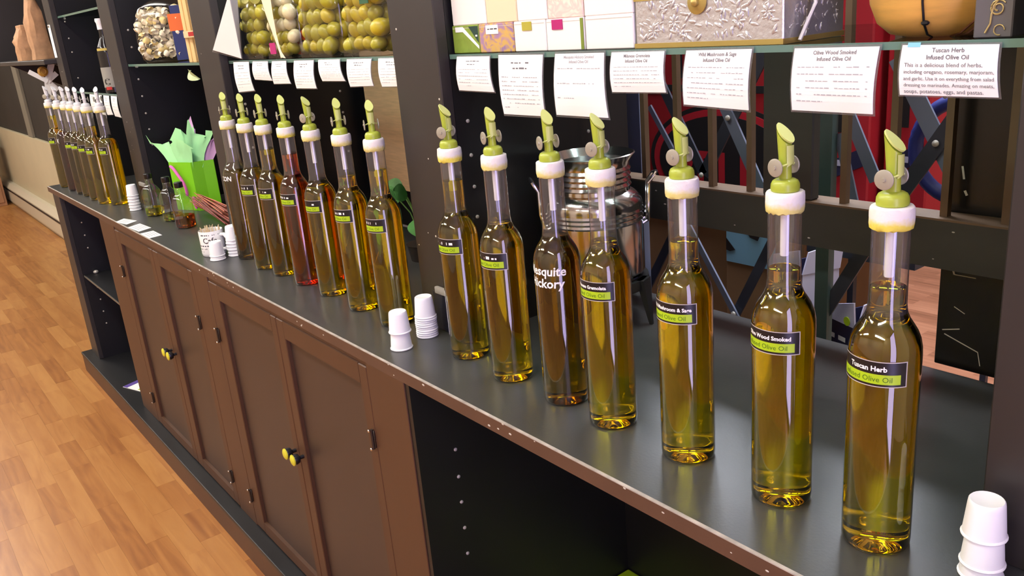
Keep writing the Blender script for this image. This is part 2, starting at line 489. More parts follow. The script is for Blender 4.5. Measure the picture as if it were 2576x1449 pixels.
# ------------------------------------------------------------------ ceiling lights
m_tubew = emis('fluorescent_tube', (1.0, 0.965, 0.91), STRIP_POWER)
m_backfill = emis('fluorescent_tube_back', (0.86, 0.9, 1.0), BACK_FILL_POWER)
m_fix = mat('white_enamel_fixture', (235, 235, 232), 0.4)
def strip_light(x0, x1, y, mt, label):
    t = thing('ceiling_light', label, 'light', ((x0+x1)/2, y, CEIL-0.075), 'fluorescent ceiling lights')
    part('housing', prism([(y-0.10, CEIL-0.03), (y+0.10, CEIL-0.03), (y+0.06, CEIL-0.001), (y-0.06, CEIL-0.001)], 'x', x0, x1), m_fix, t)
    part('diffuser', prism([(y-0.11, CEIL-0.03), (y-0.10, CEIL-0.06), (y-0.05, CEIL-0.075), (y+0.05, CEIL-0.075), (y+0.10, CEIL-0.06), (y+0.11, CEIL-0.03)], 'x', x0, x1), mt, t)
    return t
k = 0
names = ['over the far end of the aisle', 'over the aisle before the left bottles', 'over the aisle before the cabinet doors', 'over the aisle beside the camera', 'over the aisle by the front window']
for i, x0 in enumerate((-7.3, -5.2, -3.1, -1.0)):
    strip_light(x0, x0+1.7, -0.75, m_tubew, 'white fluorescent strip light '+names[i])
names2 = ['across the shop near the far wall', 'across the shop facing the doors', 'across the shop behind the camera']
for i, x0 in enumerate((-6.0, -3.0, 0.2)):
    strip_light(x0, x0+1.7, -2.3, m_tubew, 'white fluorescent strip light '+names2[i])
strip_light(-0.9, 1.1, 0.82, m_backfill, 'added cool white strip light brightening the cartons behind the gate')  # unseen lamp put here to brighten the carton fronts
strip_light(-1.9, 0.1, 2.3, m_backfill, 'added cool white strip light brightening the back room floor')  # second unseen lamp, added because the rear floor was too dim
rest = [s for s in strips if s not in nearset]
g = join(*[box(s[0]+0.0004, s[1]-0.0004, s[2]+0.0004, s[3]-0.0004, FLOOR-0.006, FLOOR-0.0002*R.random()) for s in rest])
o = part('wood_strips_far', g, m_floorfar, fl); o['kind'] = 'stuff'

# ------------------------------------------------------------------ counter: worktop, plinth, cabinet units
CX0, CX1 = -2.70, 0.95
CD = 0.49                      # counter depth
wt = thing('worktop', 'long charcoal laminate worktop with a worn brown front edge', 'worktop', (-0.9, 0.25, -0.02))
part('slab', box(CX0, CX1, 0.004, CD, -0.02, 0.0), m_top, wt)
part('edge_strip', box(CX0, CX1, 0.0, 0.004, -0.02, -0.0012), m_edge, wt)
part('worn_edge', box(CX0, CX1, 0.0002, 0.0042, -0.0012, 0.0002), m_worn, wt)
chips = []
for i in range(26):
    x = R.uniform(-1.2, 0.75); chips.append(ball((x, 0.0, R.uniform(-0.016, -0.001)), R.uniform(0.0008, 0.0022), 1.6, 0.25, 0.8, 6, 4))
o = part('paint_chips', join(*chips), m_chip, wt); o['kind'] = 'stuff'

pl = thing('plinth', 'low brown kickboard plinth with a black ledge under the cabinets', 'plinth', (-0.9, 0.2, FLOOR))
part('kickboard', box(-2.66, CX1, -0.034, -0.020, FLOOR, -0.690), m_frame, pl)
part('ledge', box(-2.66, CX1, -0.036, CD-0.01, -0.690, -0.678, 0.002), m_black, pl)
part('core', box(-2.64, CX1-0.02, -0.020, CD-0.02, FLOOR, -0.690), m_black, pl)

ZB = -0.678
def pegs(parent, pts, axis='x'):
    for i, (a, b, c) in enumerate(pts):
        if axis == 'x': part('shelf_pin_hole', shift(([(v[2], v[0], v[1]) for v in lathe([(0.0030, 0), (0.0030, 0.0015), (0.0015, 0.0022)], 8)[0]], lathe([(0.0030, 0), (0.0030, 0.0015), (0.0015, 0.0022)], 8)[1]), (a, b, c)), m_pin, parent)
m_pin = mat('steel_pin_sleeve', (190, 186, 178), 0.4, metal=0.3)

# left open unit
u = thing('open_cabinet', 'open black shelf cabinet at the far end with one dark shelf', 'cabinet', (-2.25, 0.24, ZB))
part('side_panel', box(-2.62, -2.50, 0.016, CD-0.02, ZB, -0.02), m_black, u)
part('stile', box(-2.62, -2.50, 0.0, 0.016, ZB, -0.02, 0.0015), m_post, u)
part('back_panel', box(-2.50, -1.90, CD-0.03, CD-0.02, ZB, -0.02), m_black, u)
part('side_panel', box(-1.905, -1.895, 0.016, CD-0.03, ZB, -0.02), m_black, u)
s = part('shelf', box(-2.497, -1.908, 0.02, CD-0.035, -0.338, -0.332), m_black, u)
part('shelf_edge', box(-2.497, -1.908, 0.017, 0.020, -0.338, -0.332), mat('dull_grey_edge', (98, 94, 86), 0.4), s)
part('shelf_pin', ball((-2.487, 0.06, -0.326), 0.010, 1, 1, 0.7, 10, 6), m_pin, u, True)
pegs(u, [(-2.50, 0.055, z) for z in (-0.13, -0.18, -0.23, -0.39, -0.44, -0.49, -0.54)])
pp = thing('magazine', 'white and purple leaflet lying on the bottom of the open cabinet', 'leaflet', (-2.05, 0.12, ZB))
part('page', shift(rotz(box(-0.08, 0.08, -0.055, 0.055, 0, 0.002), 0.35), (-2.06, 0.070, ZB)), m_white, pp)
part('purple_band', shift(rotz(box(-0.08, -0.055, -0.055, 0.055, 0.002, 0.0024), 0.35), (-2.06, 0.070, ZB)), mat('purple_print', (90, 70, 150), 0.5), pp)
part('green_motif', shift(rotz(box(0.0, 0.04, -0.05, -0.02, 0.002, 0.0024), 0.35), (-2.06, 0.070, ZB)), m_lime, pp)

# door cabinet
u = thing('door_cabinet', 'brown painted cabinet with four recessed-panel doors', 'cabinet', (-0.95, 0.24, ZB))
part('body', join(box(-1.885, -1.875, 0.02, CD-0.02, ZB, -0.02), box(-0.016, -0.002, 0.02, CD-0.02, ZB, -0.02), box(-1.885, -0.002, CD-0.03, CD-0.02, ZB, -0.02)), m_black, u)
part('stile', box(-1.885, -1.705, 0.0, 0.02, ZB, -0.02, 0.0012), m_frame, u)
part('stile', box(-0.985, -0.872, 0.0, 0.02, ZB, -0.02, 0.0012), m_frame, u)
part('stile', box(-0.118, 0.0, 0.0, 0.02, ZB, -0.02, 0.0012), m_frame, u)
part('rail', box(-1.705, -0.985, 0.003, 0.02, -0.028, -0.02), m_frame, u)
part('rail', box(-0.872, -0.118, 0.003, 0.02, -0.028, -0.02), m_frame, u)
knob_b = lathe([(0.004, 0), (0.004, 0.008), (0.0095, 0.011), (0.0115, 0.017), (0.0095, 0.0225)], 16)
knob_y = lathe([(0.0118, 0.0222), (0.0118, 0.0245), (0.009, 0.0262), (0.003, 0.0268)], 16)
def out(g): return ([(v[0], -v[2], v[1]) for v in g[0]], g[1])
m_knob = mat('black_knob', (24, 24, 28), 0.25); m_yel = mat('yellow_knob_face', (214, 210, 60), 0.4)
def hinge(parent, x, z):
    h = part('hinge', join(box(x-0.005, x+0.005, -0.003, -0.0003, z-0.016, z+0.016, 0.001, 1), tube([(x, -0.004, z-0.018), (x, -0.004, z+0.018)], 0.0028, 8)), mat('antique_metal_hinge', (70, 62, 58), 0.35, metal=0.7), parent, True)
    part('screw', ball((x, -0.009, z+0.017), 0.003, 1, 0.6, 1, 8, 5), m_chrome, parent, True)
    part('screw', ball((x, -0.009, z-0.017), 0.003, 1, 0.6, 1, 8, 5), m_chrome, parent, True)
def door(x0, x1, wl, wr_, kx, hx):
    z0, z1, yf = ZB+0.004, -0.029, 0.0
    d = part('door', join(box(x0, x0+wl, yf, 0.018, z0, z1, 0.0015, 1), box(x1-wr_, x1, yf, 0.018, z0, z1, 0.0015, 1),
                          box(x0+wl, x1-wr_, yf, 0.018, z1-0.036, z1), box(x0+wl, x1-wr_, yf, 0.018, z0, z0+0.030)), m_frame, u)
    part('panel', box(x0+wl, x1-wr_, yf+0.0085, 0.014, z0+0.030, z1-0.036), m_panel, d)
    kz = -0.325
    part('knob', shift(out(knob_b), (kx, 0, kz)), m_knob, d, True)
    part('knob_face', shift(out(knob_y), (kx, 0, kz)), m_yel, d, True)
    hinge(d, hx, -0.16); hinge(d, hx, -0.587)
door(-1.703, -1.314, 0.045, 0.036, -1.333, -1.696)
door(-1.311, -0.987, 0.048, 0.034, -1.292, -0.994)
door(-0.870, -0.487, 0.056, 0.026, -0.503, -0.863)
door(-0.484, -0.120, 0.032, 0.028, -0.466, -0.126)

# right open unit
u = thing('open_cabinet', 'open black cabinet bay under the nearest bottles', 'cabinet', (0.45, 0.24, ZB))
part('side_panel', box(0.0, 0.012, 0.022, 0.44, ZB, -0.02), m_black, u)
part('stile_return', box(0.0, 0.012, 0.002, 0.022, ZB, -0.02), m_black, u)
part('back_panel', box(0.012, 0.93, 0.432, 0.444, ZB, -0.02), m_black, u)
part('side_panel', box(0.93, 0.945, 0.005, 0.44, ZB, -0.02), m_black, u)
pegs(u, [(0.012, 0.0695, z) for z in (-0.156, -0.205, -0.2515, -0.300, -0.349, -0.398, -0.448)])
pegs(u, [(0.012, 0.37, z) for z in (-0.205, -0.2515, -0.300, -0.349)])
gb = thing('storage_box', 'lime green box at the back of the open cabinet', 'box', (0.3, 0.40, ZB))
part('body', box(0.016, 0.62, 0.32, 0.428, ZB, -0.585, 0.003), m_lime, gb)
part('lid', box(0.014, 0.624, 0.316, 0.430, -0.585, -0.565, 0.003), m_lime, gb)

gb = thing('storage_box', 'tall lime green box at the right side of the open cabinet', 'box', (0.76, 0.2, ZB))
part('body', box(0.64, 0.90, 0.04, 0.30, ZB, -0.28, 0.003), m_lime, gb)
part('lid', box(0.636, 0.904, 0.036, 0.304, -0.28, -0.255, 0.003), m_lime, gb)

# ------------------------------------------------------------------ hutch uprights and back boards
HT = 1.15
m_block = mat('glossy_black_plastic', (34, 34, 44), 0.22)
m_glint = mat('scuff', (150, 146, 138), 0.6)  # pale grey painted for the light caught on the base plate's top edge
def upright(x0, x1, label, dx1, nshow=True, name='hutch_upright', pin_rows=(0.195, 0.243, 0.292, 0.344, 0.395, 0.49, 0.54)):
    t = thing(name, label, 'shelf upright', ((x0+x1)/2, 0.3, 0.0), 'uprights of the black hutch')
    part('stile', box(x0, x1, 0.14, 0.16, 0.0, HT, 0.0015, 1), m_post, t)
    part('side_panel', box(dx1-0.03, dx1-0.001, 0.16, CD+0.03, 0.0, HT), m_black, t)
    if nshow:
        pegs(t, [(dx1-0.001, 0.1815, z) for z in pin_rows]+[(dx1-0.001, 0.426, z) for z in pin_rows])
    b = part('base_plate', box(max(x0, x1-0.085), x1-0.001, 0.1345, 0.1395, 0.001, 0.07, 0.002), m_block, t)
    part('plate_rim', box(max(x0, x1-0.075), x1-0.012, 0.1325, 0.1395, 0.066, 0.078, 0.0025), m_glint, t, True)
    ch = [ball((R.uniform(x0, x1), 0.14, R.uniform(0.02, 0.5)), R.uniform(0.0008, 0.002), 1.2, 0.3, 1, 6, 4) for _ in range(9)]
    o = part('paint_chips', join(*ch), m_chip, t); o['kind'] = 'stuff'
    return t
upright(-0.152, -0.024, 'dark brown hutch upright between the nearest and the middle bottles', -0.024)
upright(-1.068, -0.925, 'dark brown hutch upright behind the gift bag and the middle bottles', -0.925)
upright(-1.905, -1.775, 'dark brown hutch upright beside the far group of bottles', -1.775)
upright(-2.70, -2.60, 'narrow dark upright at the far end of the hutch', -2.60, pin_rows=(0.243, 0.344, 0.395, 0.49, 0.54, 0.6))
upright(0.772, 0.90, 'brown hutch upright at the right edge behind the cup stack', 0.90, False)
for x0, x1, lab in ((-2.60, -1.805, 'black back board of the far hutch bay'), (-1.775, -0.955, 'black back board behind the gift bag'), (-0.925, -0.054, 'black back board behind the middle bottles')):
    tag(part('hutch_back_board', box(x0+0.001, x1-0.001, CD+0.012, CD+0.028, 0.0, HT), m_black), lab, 'back board', 'back boards of the hutch')

# ------------------------------------------------------------------ glass shelves
SZ = 0.4435
def shelf(x0, x1, z, label):
    t = thing('glass_shelf', label, 'shelf', ((x0+x1)/2, 0.3, z-0.007), 'glass shelves of the hutch')
    part('pane', box(x0, x1, 0.1615, 0.47, z-0.006, z), m_shelf, t)
    part('front_edge', box(x0, x1, 0.160, 0.1615, z-0.0065, z+0.0002), m_shelfedge, t)
    for xx in (x0+0.006, x1-0.006):
        for yy in (0.1815, 0.426):
            part('shelf_support', tube([(xx-0.006, yy, z-0.0095), (xx+0.006, yy, z-0.0095)], 0.0032, 8), m_pin, t)
shelf(-0.023, 0.769, SZ, 'green-edged glass shelf above the nearest bottles holding the silver chest')
shelf(-0.924, -0.056, SZ, 'glass shelf above the middle bottles holding the olive bags')
shelf(-1.774, -0.957, SZ-0.002, 'glass shelf above the gift bag holding the pasta')
shelf(-2.599, -1.807, 0.348, 'glass shelf above the far bottles')
shelf(-2.599, -1.807, 0.62, 'upper glass shelf in the far hutch bay')

# ------------------------------------------------------------------ oil bottles with pourers
GP = [(0.0260, 0.0), (0.0288, 0.0012), (0.0298, 0.004), (0.0300, 0.010), (0.0299, 0.10), (0.0300, 0.188), (0.0296, 0.196), (0.0283, 0.203),
      (0.0256, 0.2098), (0.0222, 0.2155), (0.0190, 0.2205), (0.0166, 0.2265), (0.0156, 0.234), (0.0154, 0.250), (0.0155, 0.300)]
def glass_r(z):
    for (r0, z0), (r1, z1) in zip(GP, GP[1:]):
        if z0 <= z <= z1: return r0+(r1-r0)*(z-z0)/max(z1-z0, 1e-9)
    return GP[-1][0]
N = 40
me_glass = mesh('glass_body', lathe(GP[:12], N, True, False), True); me_glass.materials.append(m_glass)
me_neck = mesh('glass_neck', lathe(GP[11:], N, False, False), True); me_neck.materials.append(m_neck)
def oil_mesh(level):
    w = 0.0010
    pr = [(0.003, 0.0085), (0.012, 0.0070), (0.020, 0.0030), (0.0255, 0.0014), (0.0280, 0.0026), (0.0289, 0.0060)]
    zs = [0.013, 0.05, 0.10, 0.15]+[z for z in (0.188, 0.193, 0.198, 0.203, 0.2065, 0.2098, 0.2127, 0.2155, 0.218, 0.2205, 0.2235, 0.2265, 0.230, 0.234, 0.245, 0.26, 0.27) if z < level-0.001]
    pr += [(glass_r(z)-w, z) for z in zs]+[(glass_r(level)-w, level-0.0003), (glass_r(level)-w-0.0008, level)]
    return lathe(pr, N, True, True)
def tape_geo(seed):
    R2 = random.Random(seed); n = 32; V, F = [], []
    prof = [(0.0157, 0.2995), (0.0170, 0.3005), (0.0176, 0.304), (0.0177, 0.309), (0.0176, 0.314), (0.0172, 0.3175), (0.0160, 0.3188), (0.011, 0.3188)]
    g = lathe(prof, n, True, True)
    V = [(v[0]*(1+R2.uniform(-0.015, 0.015)), v[1]*(1+R2.uniform(-0.015, 0.015)), v[2]+(R2.uniform(-0.0012, 0.0008) if v[2] < 0.301 or 0.316 < v[2] < 0.3185 else 0)) for v in g[0]]
    return (V, g[1])
me_tapes = []
for i in range(3):
    me = mesh('tape_collar', tape_geo(i), True); me_tapes.append(me)
def spout_geo():
    n = 20; V, F = [], []
    for j, (z, r, ox) in enumerate(((0.329, 0.0062, 0.0), (0.335, 0.0057, 0.0), (0.345, 0.0058, -0.0003), (0.354, 0.0062, -0.0008), (0.362, 0.0070, -0.0012))):
        for i in range(n):
            a = 2*PI*i/n; V.append((ox+r*math.cos(a), r*0.92*math.sin(a), z if j < 4 else 0.0))
    for i in range(n):                       # slanted mouth
        a = 2*PI*i/n; k = (math.cos(a)+1)/2
        V[4*n+i] = (-0.0016+0.0068*math.cos(a)-0.0016*(1-k), 0.0064*math.sin(a)*(0.72+0.28*min(1, k*1.6)), 0.3780-0.0165*k)
    for j in range(4):
        for i in range(n):
            a, b = j*n+i, j*n+(i+1) % n; F.append((a, b, b+n, a+n))
    F.append(tuple(reversed(range(n)))); F.append(tuple(range(4*n, 5*n)))
    return (V, F)
def lid_geo():
    n = 20; V, F = [], []
    for off in (0.0004, 0.0016):
        for i in range(n):
            a = 2*PI*i/n; k = (math.cos(a)+1)/2
            V.append((-0.0012+0.0078*math.cos(a)-0.0012*(1-k)+off*0.9, 0.0072*math.sin(a)*(0.70+0.30*min(1, k*1.6)), 0.3788-0.0165*k+off))
    for i in range(n): F.append((i, (i+1) % n, (i+1) % n+n, i+n))
    F.append(tuple(reversed(range(n)))); F.append(tuple(range(n, 2*n)))
    g = (V, F)
    # skirt down the front of the spout
    S, T = [], []
    for j, z in enumerate((0.3610, 0.355, 0.349, 0.3445)):
        for i in range(7):
            a = -0.75+1.5*i/6
            for r in (0.0062, 0.0071):
                S.append((r*math.cos(a)+0.0002*j, r*math.sin(a), z-0.004*abs(a)*(j == 3)))
    def id_(j, i, q): return (j*7+i)*2+q
    for j in range(3):
        for i in range(6):
            T.append((id_(j, i, 1), id_(j, i+1, 1), id_(j+1, i+1, 1), id_(j+1, i, 1))); T.append((id_(j, i, 0), id_(j+1, i, 0), id_(j+1, i+1, 0), id_(j, i+1, 0)))
    lev = tube([(0.006, -0.004, 0.3445), (0.002, -0.0085, 0.3425), (-0.002, -0.0105, 0.3414)], 0.0010, 6)
    lev2 = tube([(0.006, 0.004, 0.3445), (0.002, 0.0085, 0.3425), (-0.002, 0.0105, 0.3414)], 0.0010, 6)
    return join(g, (S, T), lev, lev2)
me_spout = {}; me_lid = {}; me_capm = {}
capg = lathe([(0.0118, 0.3186), (0.0128, 0.3194), (0.0131, 0.3220), (0.0128, 0.3255), (0.0114, 0.3284), (0.0088, 0.3300), (0.0062, 0.3306)], 28, True, True)
for key, mc, ml in (('green', m_cap, m_lid), ('white', m_wcap, m_tube)):
    for d, g, mm, nm in ((me_spout, spout_geo(), mc, 'spout'), (me_lid, lid_geo(), ml, 'flap'), (me_capm, capg, mc, 'pourer_cap')):
        d[key] = mesh(nm, g, True); d[key].materials.append(mm)
dg_ = lathe([(0.0012, -0.0002), (0.0080, 0.0), (0.0084, 0.0004), (0.0084, 0.0012), (0.0076, 0.0016), (0.0020, 0.0016), (0.0016, 0.0026)], 26)
me_disc = mesh('weight_disc', ([(v[0], -v[2], v[1]) for v in dg_[0]], dg_[1]), True); me_disc.materials.append(m_disc)
me_tube = mesh('inner_tube', lathe([(0.0038, 0.257), (0.0040, 0.258), (0.0040, 0.300)], 14), True); me_tube.materials.append(m_tube)

def label_parts(b, top, bottom, blank=False):
    r, a0, a1 = 0.03022, -PI/2-1.12, -PI/2+1.12
    lb = part('label', patch(r, a0, a1, 0.1680, 0.1905), m_label, b, True, world=False)
    bd = join(patch(r+0.00012, a0, a1, 0.1676, 0.1684), patch(r+0.00012, a0, a1, 0.1901, 0.1909),
              patch(r+0.00012, a0-0.02, a0+0.01, 0.1676, 0.1909, 2), patch(r+0.00012, a1-0.01, a1+0.02, 0.1676, 0.1909, 2))
    part('label_border', bd, m_lbord, lb, world=False)
    part('lime_band', patch(r+0.00012, a0+0.08, a1-0.16, 0.1703, 0.1792), m_lime, lb, True, world=False)
    if blank:
        part('label_text', wrap(words(-0.026, 0.02, 0.182, 0.0042, sum(map(ord, b.name)), 0.95), r+0.0002, -PI/2, 0.0), m_wink, lb, world=False)
    else:
        part('label_text', wrap(text(top, 0.0064 if len(top) < 15 else 0.0057, 0.0002), r+0.0002, -PI/2+0.04, 0.1820), m_wink, lb, world=False)
    part('band_text', wrap(text(bottom, 0.0068), r+0.00025, -PI/2-0.02, 0.1724), m_dgreen, lb, world=False)

def bottle(x, y, level, oil, label, group, key='green', title=None, hand=None, tape=0, spin=0.0, nolabel=False):
    b = thing('oil_bottle', label, 'bottle', (x, y, 0.0), group)
    inst('glass_body', me_glass, b); inst('glass_neck', me_neck, b)
    part('oil', oil_mesh(level), oil, b, True, world=False)
    me = me_tapes[tape % 3] if tape < 3 else me_tapes[tape % 3].copy()
    if not len(me.materials): me.materials.append(m_tape)
    if tape >= 3: me.materials.clear(); me.materials.append(m_tape2)
    inst('tape_collar', me, b, rot=(0, 0, spin*3))
    inst('pourer_cap', me_capm[key], b)
    inst('spout', me_spout[key], b, rot=(0, 0, spin)); inst('flap', me_lid[key], b, rot=(0, 0, spin))
    ds = Matrix.Rotation(spin, 3, 'Z')
    for s in (1, -1):
        p = ds @ Vector((-0.002, -0.0105*s, 0.3414))
        inst('weight_disc', me_disc, b, tuple(p), (0, 0, spin+(0 if s == 1 else PI)))
    inst('inner_tube', me_tube, b)
    if hand:
        for i, (s, z, sz) in enumerate(hand):
            part('handwriting', wrap(text(s, sz, 0.00035, shear=0.1), 0.0303, -PI/2+0.22, z), m_wink, b, world=False)
    elif not nolabel:
        label_parts(b, title or '', 'Infused Olive Oil', blank=title is None)
    return b

G1 = 'infused oil bottles in the nearest row'
bottle(0.699, 0.098, 0.249, m_oil, 'yellow oil bottle labelled Tuscan Herb, nearest the cup stack', G1, title='Tuscan Herb', tape=3)
bottle(0.594, 0.101, 0.2453, m_oil, 'yellow oil bottle labelled Olive Wood Smoked', G1, title='Olive Wood Smoked', tape=1, spin=-0.1)
bottle(0.469, 0.102, 0.2525, m_oil, 'yellow oil bottle labelled Mushroom & Sage', G1, title='Wild Mushroom & Sage', tape=0, spin=0.05)
bottle(0.348, 0.101, 0.2342, m_oil, 'golden oil bottle with a printed label right beside the handwritten one', G1, title='Milanese Gremolata', tape=2, spin=0.15)
bottle(0.255, 0.105, 0.2253, m_oild, 'amber oil bottle with white handwriting ending quite and chory', G1, hand=[('Mesquite', 0.1800, 0.0165), ('Hickory', 0.1640, 0.0165)], tape=0, spin=-0.25)
bottle(0.143, 0.102, 0.2262, m_oil, 'oil bottle with an empty neck, second from the brown upright in the nearest row', G1, tape=1, spin=-0.2)
bottle(0.027, 0.109, 0.272, m_oilg, 'oil bottle filled into the neck beside the brown upright', G1, tape=5, spin=0.35)
G2 = 'infused oil bottles in the middle row'
bottle(-0.193, 0.108, 0.268, m_oil, 'golden oil bottle behind the two white cup stacks', G2, tape=2, spin=-0.4)
bottle(-0.315, 0.111, 0.245, m_oil, 'yellow oil bottle second nearest in the middle row', G2, tape=0, spin=-0.3)
bottle(-0.446, 0.115, 0.215, m_oil, 'orange tinged oil bottle with a clear neck right of the red one', G2, tape=1, spin=0.3)
bottle(-0.558, 0.114, 0.266, m_oilr, 'red brown oil bottle in the middle row', G2, tape=3, spin=-0.25)
bottle(-0.667, 0.112, 0.268, m_oilg, 'olive oil bottle directly left of the red brown one', G2, tape=2, spin=-0.2)
bottle(-0.752, 0.106, 0.222, m_oilg, 'oil bottle with a clear neck, second from the far end of the middle row', G2, tape=0, spin=-0.2)
bottle(-0.875, 0.113, 0.205, m_oild, 'dark oil bottle with white writing beside the small paper cups', G2, hand=[('CON', 0.186, 0.015)], tape=1, spin=-0.3)
G3 = 'oil bottles with white pourers in the far row'
far = ((-1.97, 0.095, 0.215, m_oil, 'golden oil bottle with a white pourer next to the far cup stack', None),
       (-2.04, 0.070, 0.255, m_oil, 'yellow oil bottle filled into the neck, second nearest in the far row', None),
       (-2.15, 0.069, 0.245, m_oilg, 'olive oil bottle third nearest in the far row', None),
       (-2.27, 0.071, 0.225, m_oilg, 'olive oil bottle in the centre of the far row', None),
       (-2.345, 0.066, 0.22, m_oild, 'dark olive bottle right of the purple one', None),
       (-2.46, 0.063, 0.215, m_oilp, 'dark purple bottle with a white scrawl in the far row', [('3(', 0.182, 0.018)]),
       (-2.60, 0.060, 0.27, m_oil, 'yellow oil bottle at the far end of the counter', None))
for i, (x, y, lv, om, lab, hd) in enumerate(far):
    bottle(x, y, lv, om, lab, G3, key='white', hand=hd, tape=(0, 3, 1, 4, 2, 0, 1)[i], spin=0.2*i-0.5)

# ------------------------------------------------------------------ paper cups (upside down, each cup its own object)
cg = lathe([(0.0165, 0.0), (0.0180, 0.0006), (0.0184, 0.0018), (0.0177, 0.0030), (0.0171, 0.0034), (0.0146, 0.0310), (0.0141, 0.0340), (0.0132, 0.0350), (0.0120, 0.0345), (0.0, 0.0343)], 28, False, False)
cin = lathe([(0.0165, 0.0), (0.0166, 0.004), (0.0142, 0.0325), (0.0, 0.0330)], 28, False, False)
cin = (cin[0], [tuple(reversed(f)) for f in cin[1]])
me_cup = mesh('paper_cup', join(cg, cin), True); me_cup.materials.append(m_cup)
def cups(x, y, zs, labels, group, jit=0.0006):
    for i, z in enumerate(zs):
        o = bpy.data.objects.new('paper_cup', me_cup)
        o.location = (x+R.uniform(-jit, jit)*(i > 0), y+R.uniform(-jit, jit)*(i > 0), z); o.rotation_euler = (0, 0, R.uniform(0, 6))
        _link(o, None, o.location)
        lab = labels[0] if i == 0 else (labels[2] if i == len(zs)-1 else labels[1])
        tag(o, lab, 'paper cup', group)
cups(-0.0803, 0.0488, (0, 0.0275), ('lower white paper cup of the pair beside the front edge', '', 'upper white paper cup of the pair beside the front edge'), 'pair of paper cups before the brown upright')
cups(-0.095, 0.1075, [0.0037*i for i in range(10)], ('bottom white paper cup of the ten-high stack by the brown upright', 'white paper cup inside the ten-high stack by the brown upright', 'top white paper cup of the ten-high stack by the brown upright'), 'tall nested stack of paper cups')
cups(0.7880, 0.1120, (0, 0.0125, 0.0385), ('lowest white paper cup of the stack at the right edge', 'middle white paper cup of the stack at the right edge', 'topmost white paper cup of the stack at the right edge'), 'paper cups at the right edge', 0.0012)
cups(-1.7965, 0.0952, [0.0092*i for i in range(6)], ('bottom paper cup of the stack beside the far bottles', 'paper cup inside the stack beside the far bottles', 'top paper cup of the stack beside the far bottles'), 'paper cups beside the far bottles')
cups(-0.924, 0.050, (0, 0.0090), ('lower of two paper cups in front of the mug', '', 'upper of two paper cups in front of the mug'), 'paper cups before the mug')
cups(-0.9255, 0.0945, [0.0075*i for i in range(6)], ('bottom paper cup of the stack right of the mug', 'paper cup inside the stack right of the mug', 'top paper cup of the stack right of the mug'), 'paper cups right of the mug')

# ------------------------------------------------------------------ mug with toothpicks
mx, my = -0.982, 0.0625
t = thing('mug', 'white mug printed with Cafe and lines of black writing, full of toothpicks', 'mug', (mx, my, 0))
pr = [(0.0255, 0.0), (0.0275, 0.002), (0.0285, 0.008), (0.0285, 0.060), (0.0278, 0.0615), (0.0268, 0.060), (0.0265, 0.006), (0.0, 0.005)]
part('body', lathe(pr, 32, True, False), mat('white_ceramic', (240, 240, 238), 0.25), t, True, world=False)
hp = [(0.028*math.cos(-0.35)+0.0, 0.028*math.sin(-0.35), 0.050)]
ha = 0.55
part('handle', rotz(tube([(0.027, 0, 0.050), (0.038, 0, 0.051), (0.045, 0, 0.042), (0.045, 0, 0.026), (0.038, 0, 0.016), (0.027, 0, 0.014)], 0.0042, 8), ha), MATS['white_ceramic'], t, True, world=False)
part('writing', wrap(text('Cafe', 0.019, 0.0002), 0.0287, -0.5, 0.034), m_ink, t, world=False)
for i, zz in enumerate((0.026, 0.019, 0.012, 0.052)):
    part('small_print', wrap(words(-0.03, 0.03, zz, 0.003, 50+i, 0.8), 0.0287, -0.6, 0.0), m_dprint, t, world=False)
m_pick = mat('pale_birch', (222, 200, 160), 0.6)
tp = thing('toothpicks', 'bunch of pale wooden toothpicks standing in the white mug', 'toothpicks', (mx, my, 0.008))
for i in range(34):
    a, rr = R.uniform(0, 2*PI), 0.022*math.sqrt(R.random())
    b = (mx+rr*1.08*math.cos(a), my+rr*1.08*math.sin(a), R.uniform(0.064, 0.071)); c = (mx+rr*0.8*math.cos(a+0.4), my+rr*0.8*math.sin(a+0.4), 0.008)
    part('toothpick', tube([c, b], [0.0011, 0.0009], 5), m_pick, tp)

# ------------------------------------------------------------------ three paper slips at the front edge
slips = [((-1.684, 0.030), (-1.606, 0.048), (-1.581, 0.012), (-1.655, -0.001)), ((-1.555, 0.042), (-1.459, 0.047), (-1.439, 0.008), (-1.534, 0.003)), ((-1.4125, 0.039), (-1.3286, 0.039), (-1.322, 0.003), (-1.408, 0.003))]
for q, lab in zip(slips, ('small white paper slip on the worktop edge nearest the far cups', 'middle of the three white paper slips on the worktop edge', 'white paper slip on the worktop edge nearest the mug')):
    t = thing('paper_slip', lab, 'paper slip', (sum(a[0] for a in q)/4, sum(a[1] for a in q)/4, 0.0003), 'paper slips on the worktop')
    part('sheet', prism(list(q), 'z', 0.0004, 0.0010), m_white, t)
    V, F = [], []
    for k in range(4):
        u0 = 0.15+0.2*k
        def L2(u, v): return tuple((q[0][i]*(1-u)+q[1][i]*u)*(1-v)+(q[3][i]*(1-u)+q[2][i]*u)*v for i in (0, 1))
        a, b, c, d = L2(0.15, u0), L2(0.8, u0), L2(0.8, u0+0.07), L2(0.15, u0+0.07)
        n = len(V); V += [(*p, 0.0012) for p in (a, b, c, d)]; F.append((n+3, n+2, n+1, n))
    part('small_print', (V, F), mat('pale_grey_print', (190, 190, 194), 0.8), t)

